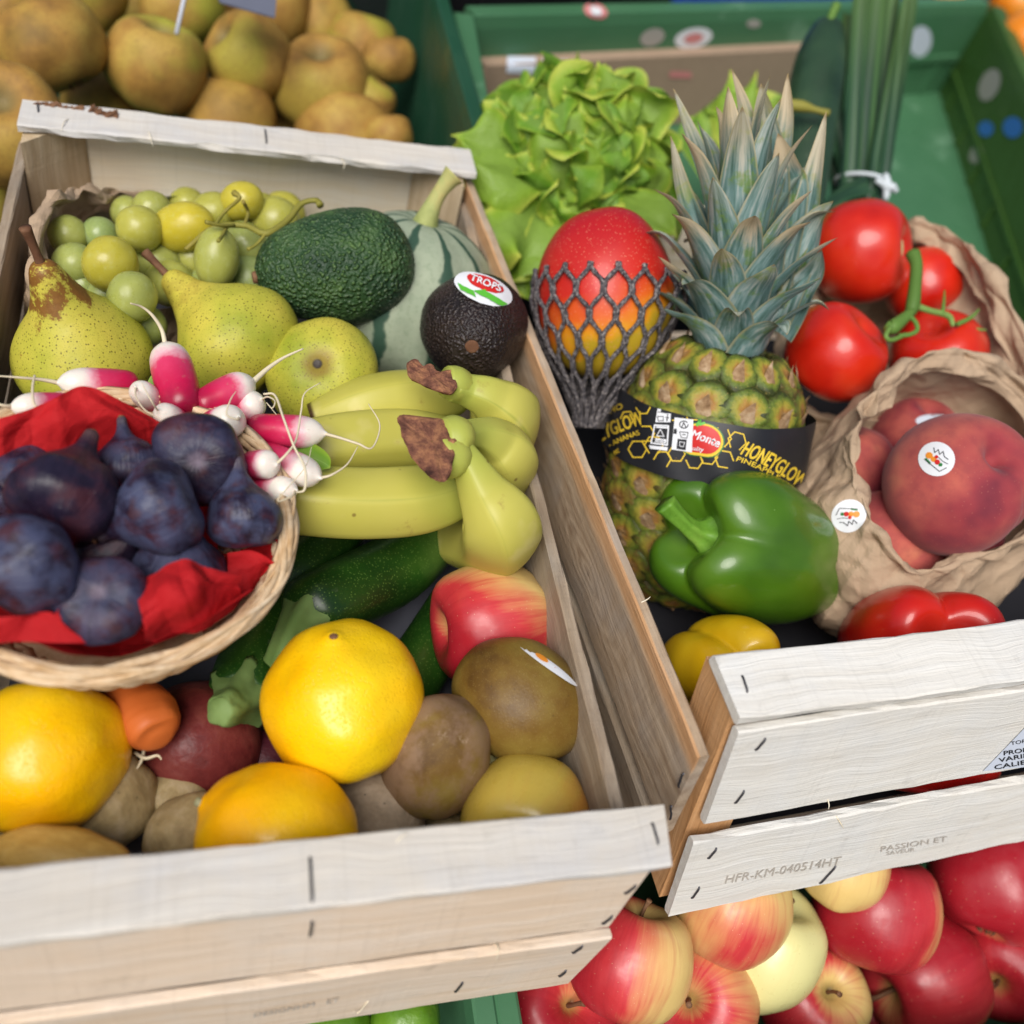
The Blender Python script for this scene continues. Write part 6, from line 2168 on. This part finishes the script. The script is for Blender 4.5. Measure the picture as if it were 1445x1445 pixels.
yl += text('HONEYGLOW', (1044, 640), (1128, 690), 21, 4, .05, .8)
yl += text('PINEAPPLE', (1038, 650), (1098, 678), 7, 3, 0, .3)
decal('lettering', BAND, *jn(*yl), P_YEL, .00045)
# red fruit shaped badge with white word, partly under the white labels
bf = lambda t: 1.0 - .16 * max(0, math.sin(t)) ** 8 + .05 * abs(math.cos(t))
decal('badge_rim', BAND, *disc(990, 622, 31, 26, 8, fn=bf), P_DKGREEN, .00050)
decal('badge_rim', BAND, *disc(990, 622, 29, 24.5, 8, fn=bf), P_YEL, .00065)
decal('badge', BAND, *disc(990, 621, 26, 21, 8, fn=bf), P_RED, .00080)
decal('badge_leaf', BAND, *jn(stroke([(984, 600), (988, 594), (986, 590)], 4), stroke([(988, 599), (994, 597)], 3.5)), P_GREEN, .0009)
decal('badge_lettering', BAND, *jn(*text('Monte', (975, 617), (1013, 631), 12, 1, .1, .5), *text('Quality', (968, 633), (992, 637), 6, 0, .2, .2)), P_WHITE, .00095)
# white recycling labels
decal('white_label', BAND, *jn(quad((929, 577), (948, 580), (947, 596), (926, 596)), quad((953, 589), (979, 592), (977, 638), (948, 634), 5, 8)), P_WHITE, .0011)
decal('white_label', BAND, *jn(stroke([(925, 600), (944, 601), (942, 628), (920, 625), (925, 600)], 2), quad((917, 628), (943, 631), (942, 636), (919, 633)), quad((926, 618), (941, 620), (940, 626), (925, 624))), P_WHITE, .0010)
ink = []
ink += text('RICICLA', (930, 583), (945, 584), 3)
ink += [stroke([(930, 594), (929, 588), (937, 588), (937, 594), (930, 594)], 1.0), stroke([(942, 594), (943, 588)], 1.8), stroke([(940, 589), (945, 590)], 1.0), disc(943.3, 585.8, 1.1, 1.1, 0, 8, 1)]
ink += text('CARTA', (926, 624), (939, 625), 4)
ink += [stroke([(966 + 6 * math.cos(t), 599 + 5 * math.sin(t)) for t in np.linspace(0, 5.6, 12)], 1.3), stroke([(963, 603), (966, 596), (969, 603)], 1.3)]
ink += [stroke([(962, 617), (960, 609), (972, 610), (970, 618), (962, 617)], 1.0), stroke([(964, 613), (968, 613)], 1.2), quad((957, 619), (970, 620), (968, 635), (955, 633)), quad((952, 605), (956, 605), (956, 612), (951, 612))]
decal('label_ink', BAND, *jn(*ink), P_INK, .0013)
decal('label_ink', BAND, *jn(stroke([(960, 623), (967, 624), (965, 630), (960, 629), (960, 623)], .9)), P_WHITE, .0015)
decal('label_ink', BAND, *jn(stroke([(928, 615), (933, 606), (938, 616), (928, 615)], 1.1), quad((927, 601.5), (943, 602.5), (943, 605), (927, 604))), P_WHITE, .0013)

# avocado sticker
sf = lambda t: 1.0 if math.sin(t) < .2 else 1.0 - .10 * max(0, math.sin(t)) ** 2
ST = decal('sticker', AVD, *disc(682, 411, 40, 18, 13), P_WHITE, .0016)
decal('sticker_print', AVD, *jn(quad((647, 408), (668, 416), (672, 424), (652, 416), 5, 2), quad((668, 416), (684, 412), (690, 424), (678, 421), 5, 2), quad((684, 414), (714, 427), (706, 431), (690, 425), 5, 2)), P_GREEN, .0022)
decal('sticker_print', AVD, *disc(684, 404, 25, 8.5, 14), P_RED, .0022)
decal('sticker_print', AVD, *jn(*text('TROPS', (664, 403), (703, 413), 8, 0, 0, .4)), P_WHITE, .0028)

# fruit stickers with a small basket picture and handwriting
def fruit_sticker(target, cx, cy, r, rot, parent=None, flip=False):
    decal('sticker', target, *disc(cx, cy, r, r * .92, rot), P_WHITE, .0004)
    a = math.radians(rot + (180 if flip else 0))
    T = lambda x, y: (cx + (x * math.cos(a) - y * math.sin(a)) * r, cy + (x * math.sin(a) + y * math.cos(a)) * r)
    tr = lambda ps: [T(*p) for p in ps]
    decal('sticker_print', target, *jn(disc(*T(-.42, -.10), r * .20, r * .18, 0, 12, 2), disc(*T(-.15, .05), r * .16, r * .15, 0, 12, 2)), P_ORANGE, .0006)
    decal('sticker_print', target, *jn(disc(*T(.08, .16), r * .15, r * .14, 0, 12, 2), disc(*T(-.02, -.10), r * .10, r * .10, 0, 10, 2)), P_RED, .0007)
    decal('sticker_print', target, *jn(disc(*T(.28, .26), r * .11, r * .10, 0, 10, 2), stroke(tr([(-.55, .12), (-.3, .3)]), r * .12)), P_DKGREEN, .0007)
    decal('sticker_print', target, *jn(stroke(tr([(-.62, .15), (.30, .62), (.62, .36)]), 1.0), stroke(tr([(-.25, -.55), (-.15, -.30), (.0, -.50), (.12, -.26), (.28, -.46), (.4, -.2), (.62, -.1)]), 1.0), stroke(tr([(.10, -.1), (.35, .05), (.66, .14)]), .8)), P_INK, .0008)
fruit_sticker(PK1, 1322, 648, 26, 12)
fruit_sticker(BAG2, 1198, 728, 25, 155)
decal('sticker', PK5, *disc(1318, 594, 26, 9, 0), P_LABEL, .0004)
decal('sticker', KW, *disc(773, 938, 45, 6.5, 37), P_WHITE, .0004)
decal('sticker_print', KW, *disc(764, 929, 10, 4, 37, 12, 2), P_ORANGE, .0006)
decal('sticker_print', KW, *disc(782, 944, 9, 3.5, 37, 12, 2), P_RED, .0006)
# stickers on the back bin
walls = [o for o in BIN_B.children if o.name.startswith('wall')]
def wall_sticker(cx, cy, rx, ry, rot, mat, extra=None):
    best = None
    for w in walls:
        r = cast(w, cx, cy, 0)
        if r is not None and (best is None or dep(r[0]) < best[0]): best = (dep(r[0]), w)
    if best is None: return
    decal('sticker', best[1], *disc(cx, cy, rx, ry, rot), mat, .0008)
    if extra: decal('sticker_print', best[1], *disc(cx, cy, rx * .5, ry * .5, rot), extra, .0014)
wall_sticker(840, 16, 17, 10, 15, P_PINK, P_WHITE)
wall_sticker(920, 52, 18, 12, -20, P_GREY)
wall_sticker(978, 53, 27, 14, -12, P_WHITE, P_PINK)
wall_sticker(1298, 58, 16, 22, 10, P_LABEL)
wall_sticker(1397, 120, 14, 24, 22, P_GREY)
wall_sticker(1392, 182, 11, 11, 0, P_BLUE)
wall_sticker(1430, 180, 14, 15, 0, P_BLUE)
wall_sticker(1378, 218, 9, 13, 20, P_GREY)
wall_sticker(1063, 33, 10, 6, 0, P_GREY)
decal('paper_label', CARD, *jn(quad((716, 80), (756, 82), (754, 104), (714, 102)), quad((766, 84), (830, 88), (826, 110), (764, 106))), P_LABEL, .0008)
decal('paper_label', CARD, *jn(quad((945, 100), (975, 101), (975, 110), (944, 109))), P_PINK, .0008)

# staples
def staple(target, a, b, r=.00055, arch=.0007):
    ra, rb_ = cast(target, *a, 0), cast(target, *b, 0)
    if ra is None or rb_ is None: return
    (pa_, na), (pb_, nb_) = ra, rb_
    pts = [pa_ - na * .002, pa_ + na * arch * .7, (pa_ + pb_) / 2 + na * arch, pb_ + nb_ * arch * .7, pb_ - nb_ * .002]
    V, F, s, _ = tube(pts, r, 6, 14)
    wob('staple', V, F, STEEL, target)
for tg_, a, b in ((RAIL_FRONT, (437, 1212), (440, 1270)), (PL1, (440, 1300), (437, 1319)), (RAIL_FRONT, (920, 1163), (928, 1190)), (PL1, (882, 1259), (896, 1249)), (PL1, (850, 1302), (863, 1292)), (PL2, (808, 1343), (821, 1334)), (PL2, (789, 1376), (798, 1369)),
                  (RAIL_R, (1047, 955), (1054, 976)), (RP1, (1066, 1057), (1079, 1042)), (RP1, (1037, 1132), (1049, 1116)), (RP2, (999, 1210), (1010, 1197)), (RP2, (976, 1266), (986, 1252)), (RP2, (1157, 1245), (1178, 1222)),
                  (SIDE_K, (959, 1110), (965, 1092)), (SIDE_K, (945, 1155), (948, 1138)), (RAIL_BACK, (53, 147), (54, 158)), (RAIL_BACK, (374, 184), (376, 202)), (PL2, (642, 1398), (652, 1386))):
    staple(tg_, a, b)
# stamps and the paper label on the planks
decal('stamp', RP2, *jn(*text('HFR-KM-040514HT', (1022, 1246), (1184, 1219), 11, 0, .5)), P_STAMP, .0006)
decal('stamp', RP2, *jn(*text('PASSION ET', (1242, 1201), (1335, 1186), 7, 0, .3), *text('SAVEUR', (1250, 1206), (1290, 1200), 5, 0, .3)), P_STAMP, .0006)
decal('stamp', PL2, *jn(*text('DESIGNHM   ET', (358, 1434), (478, 1412), 6, 0, .3)), P_STAMP, .0006)
decal('paper_label', RP1, *quad((1386, 1087), (1470, 1000), (1480, 1075), (1440, 1082), 6, 6), P_LABEL, .0006)
decal('label_lettering', RP1, *jn(*text('TOR', (1425, 1050), (1447, 1046), 5, 0, .1), *text('PRODUCT', (1415, 1064), (1480, 1054), 6, 0, .1, .3), *text('VARIETA', (1408, 1074), (1470, 1063), 6, 0, .1, .3), *text('CALIBRE', (1402, 1084), (1466, 1073), 6, 0, .1, .3)), P_INK, .0009)

# bark left on the back rail
def bark(pts, w, hgt, seed):
    P = cat_rom(np.array([r_[0] for r_ in (cast(RAIL_BACK, x, y, 0.0) for x, y in pts) if r_ is not None]), 40)
    V, F, s, a = tube(P, w, 10, None, lambda a_, t_: 1 + .5 * np.sin(a_ * 3 + t_ * 20))
    V = V + fbm(V * 300, 3, seed)[:, None] * np.array([.0012, .0015, .0018])
    wob('bark', V, F, TWIG, RAIL_BACK, smooth=False)
bark([(128, 155), (140, 160), (152, 163), (166, 164)], .0022, 0, 3)
bark([(48, 146), (70, 149), (95, 152), (118, 155)], .0010, 0, 7)

# torn fibres along the plank edges
def fibre(target, pts, lift=.0015):
    P = []
    for k_, (x, y) in enumerate(pts):
        r_ = cast(target, x, y, lift * (k_ > 0))
        if r_ is None:
            if not P: return
            r_ = (ond(x, y, dep(P[-1])), None)
        P.append(r_[0])
    V, F, s, a = tube(P, [.00035, .0003, .0001][:len(P)] if len(P) < 4 else np.linspace(.00035, .0001, len(P)), 5, 10)
    wob('fibre', V, F, WOOD_CREAM, target)
for tg_, pts in ((RAIL_BACK, [(210, 186), (213, 196), (216, 208)]), (RAIL_BACK, [(96, 168), (90, 176), (88, 184)]), (RAIL_BACK, [(480, 220), (486, 232), (484, 240)]), (PL2, [(700, 1330), (702, 1342), (699, 1352)]), (PL1, [(655, 1340), (650, 1350), (655, 1356)]),
                 (RP1, [(1168, 1128), (1170, 1136), (1169, 1142)]), (RP2, [(1180, 1152), (1185, 1160), (1188, 1166)]), (RP2, [(1360, 1210), (1362, 1222), (1358, 1228)]), (SIDE_K, [(880, 770), (888, 766), (896, 768)]), (SIDE_K, [(905, 850), (913, 846), (918, 842)]),
                 (PL2, [(520, 1412), (505, 1424), (498, 1422)]), (RAIL_FRONT, [(560, 1188), (568, 1180), (575, 1178)])):
    fibre(tg_, pts)
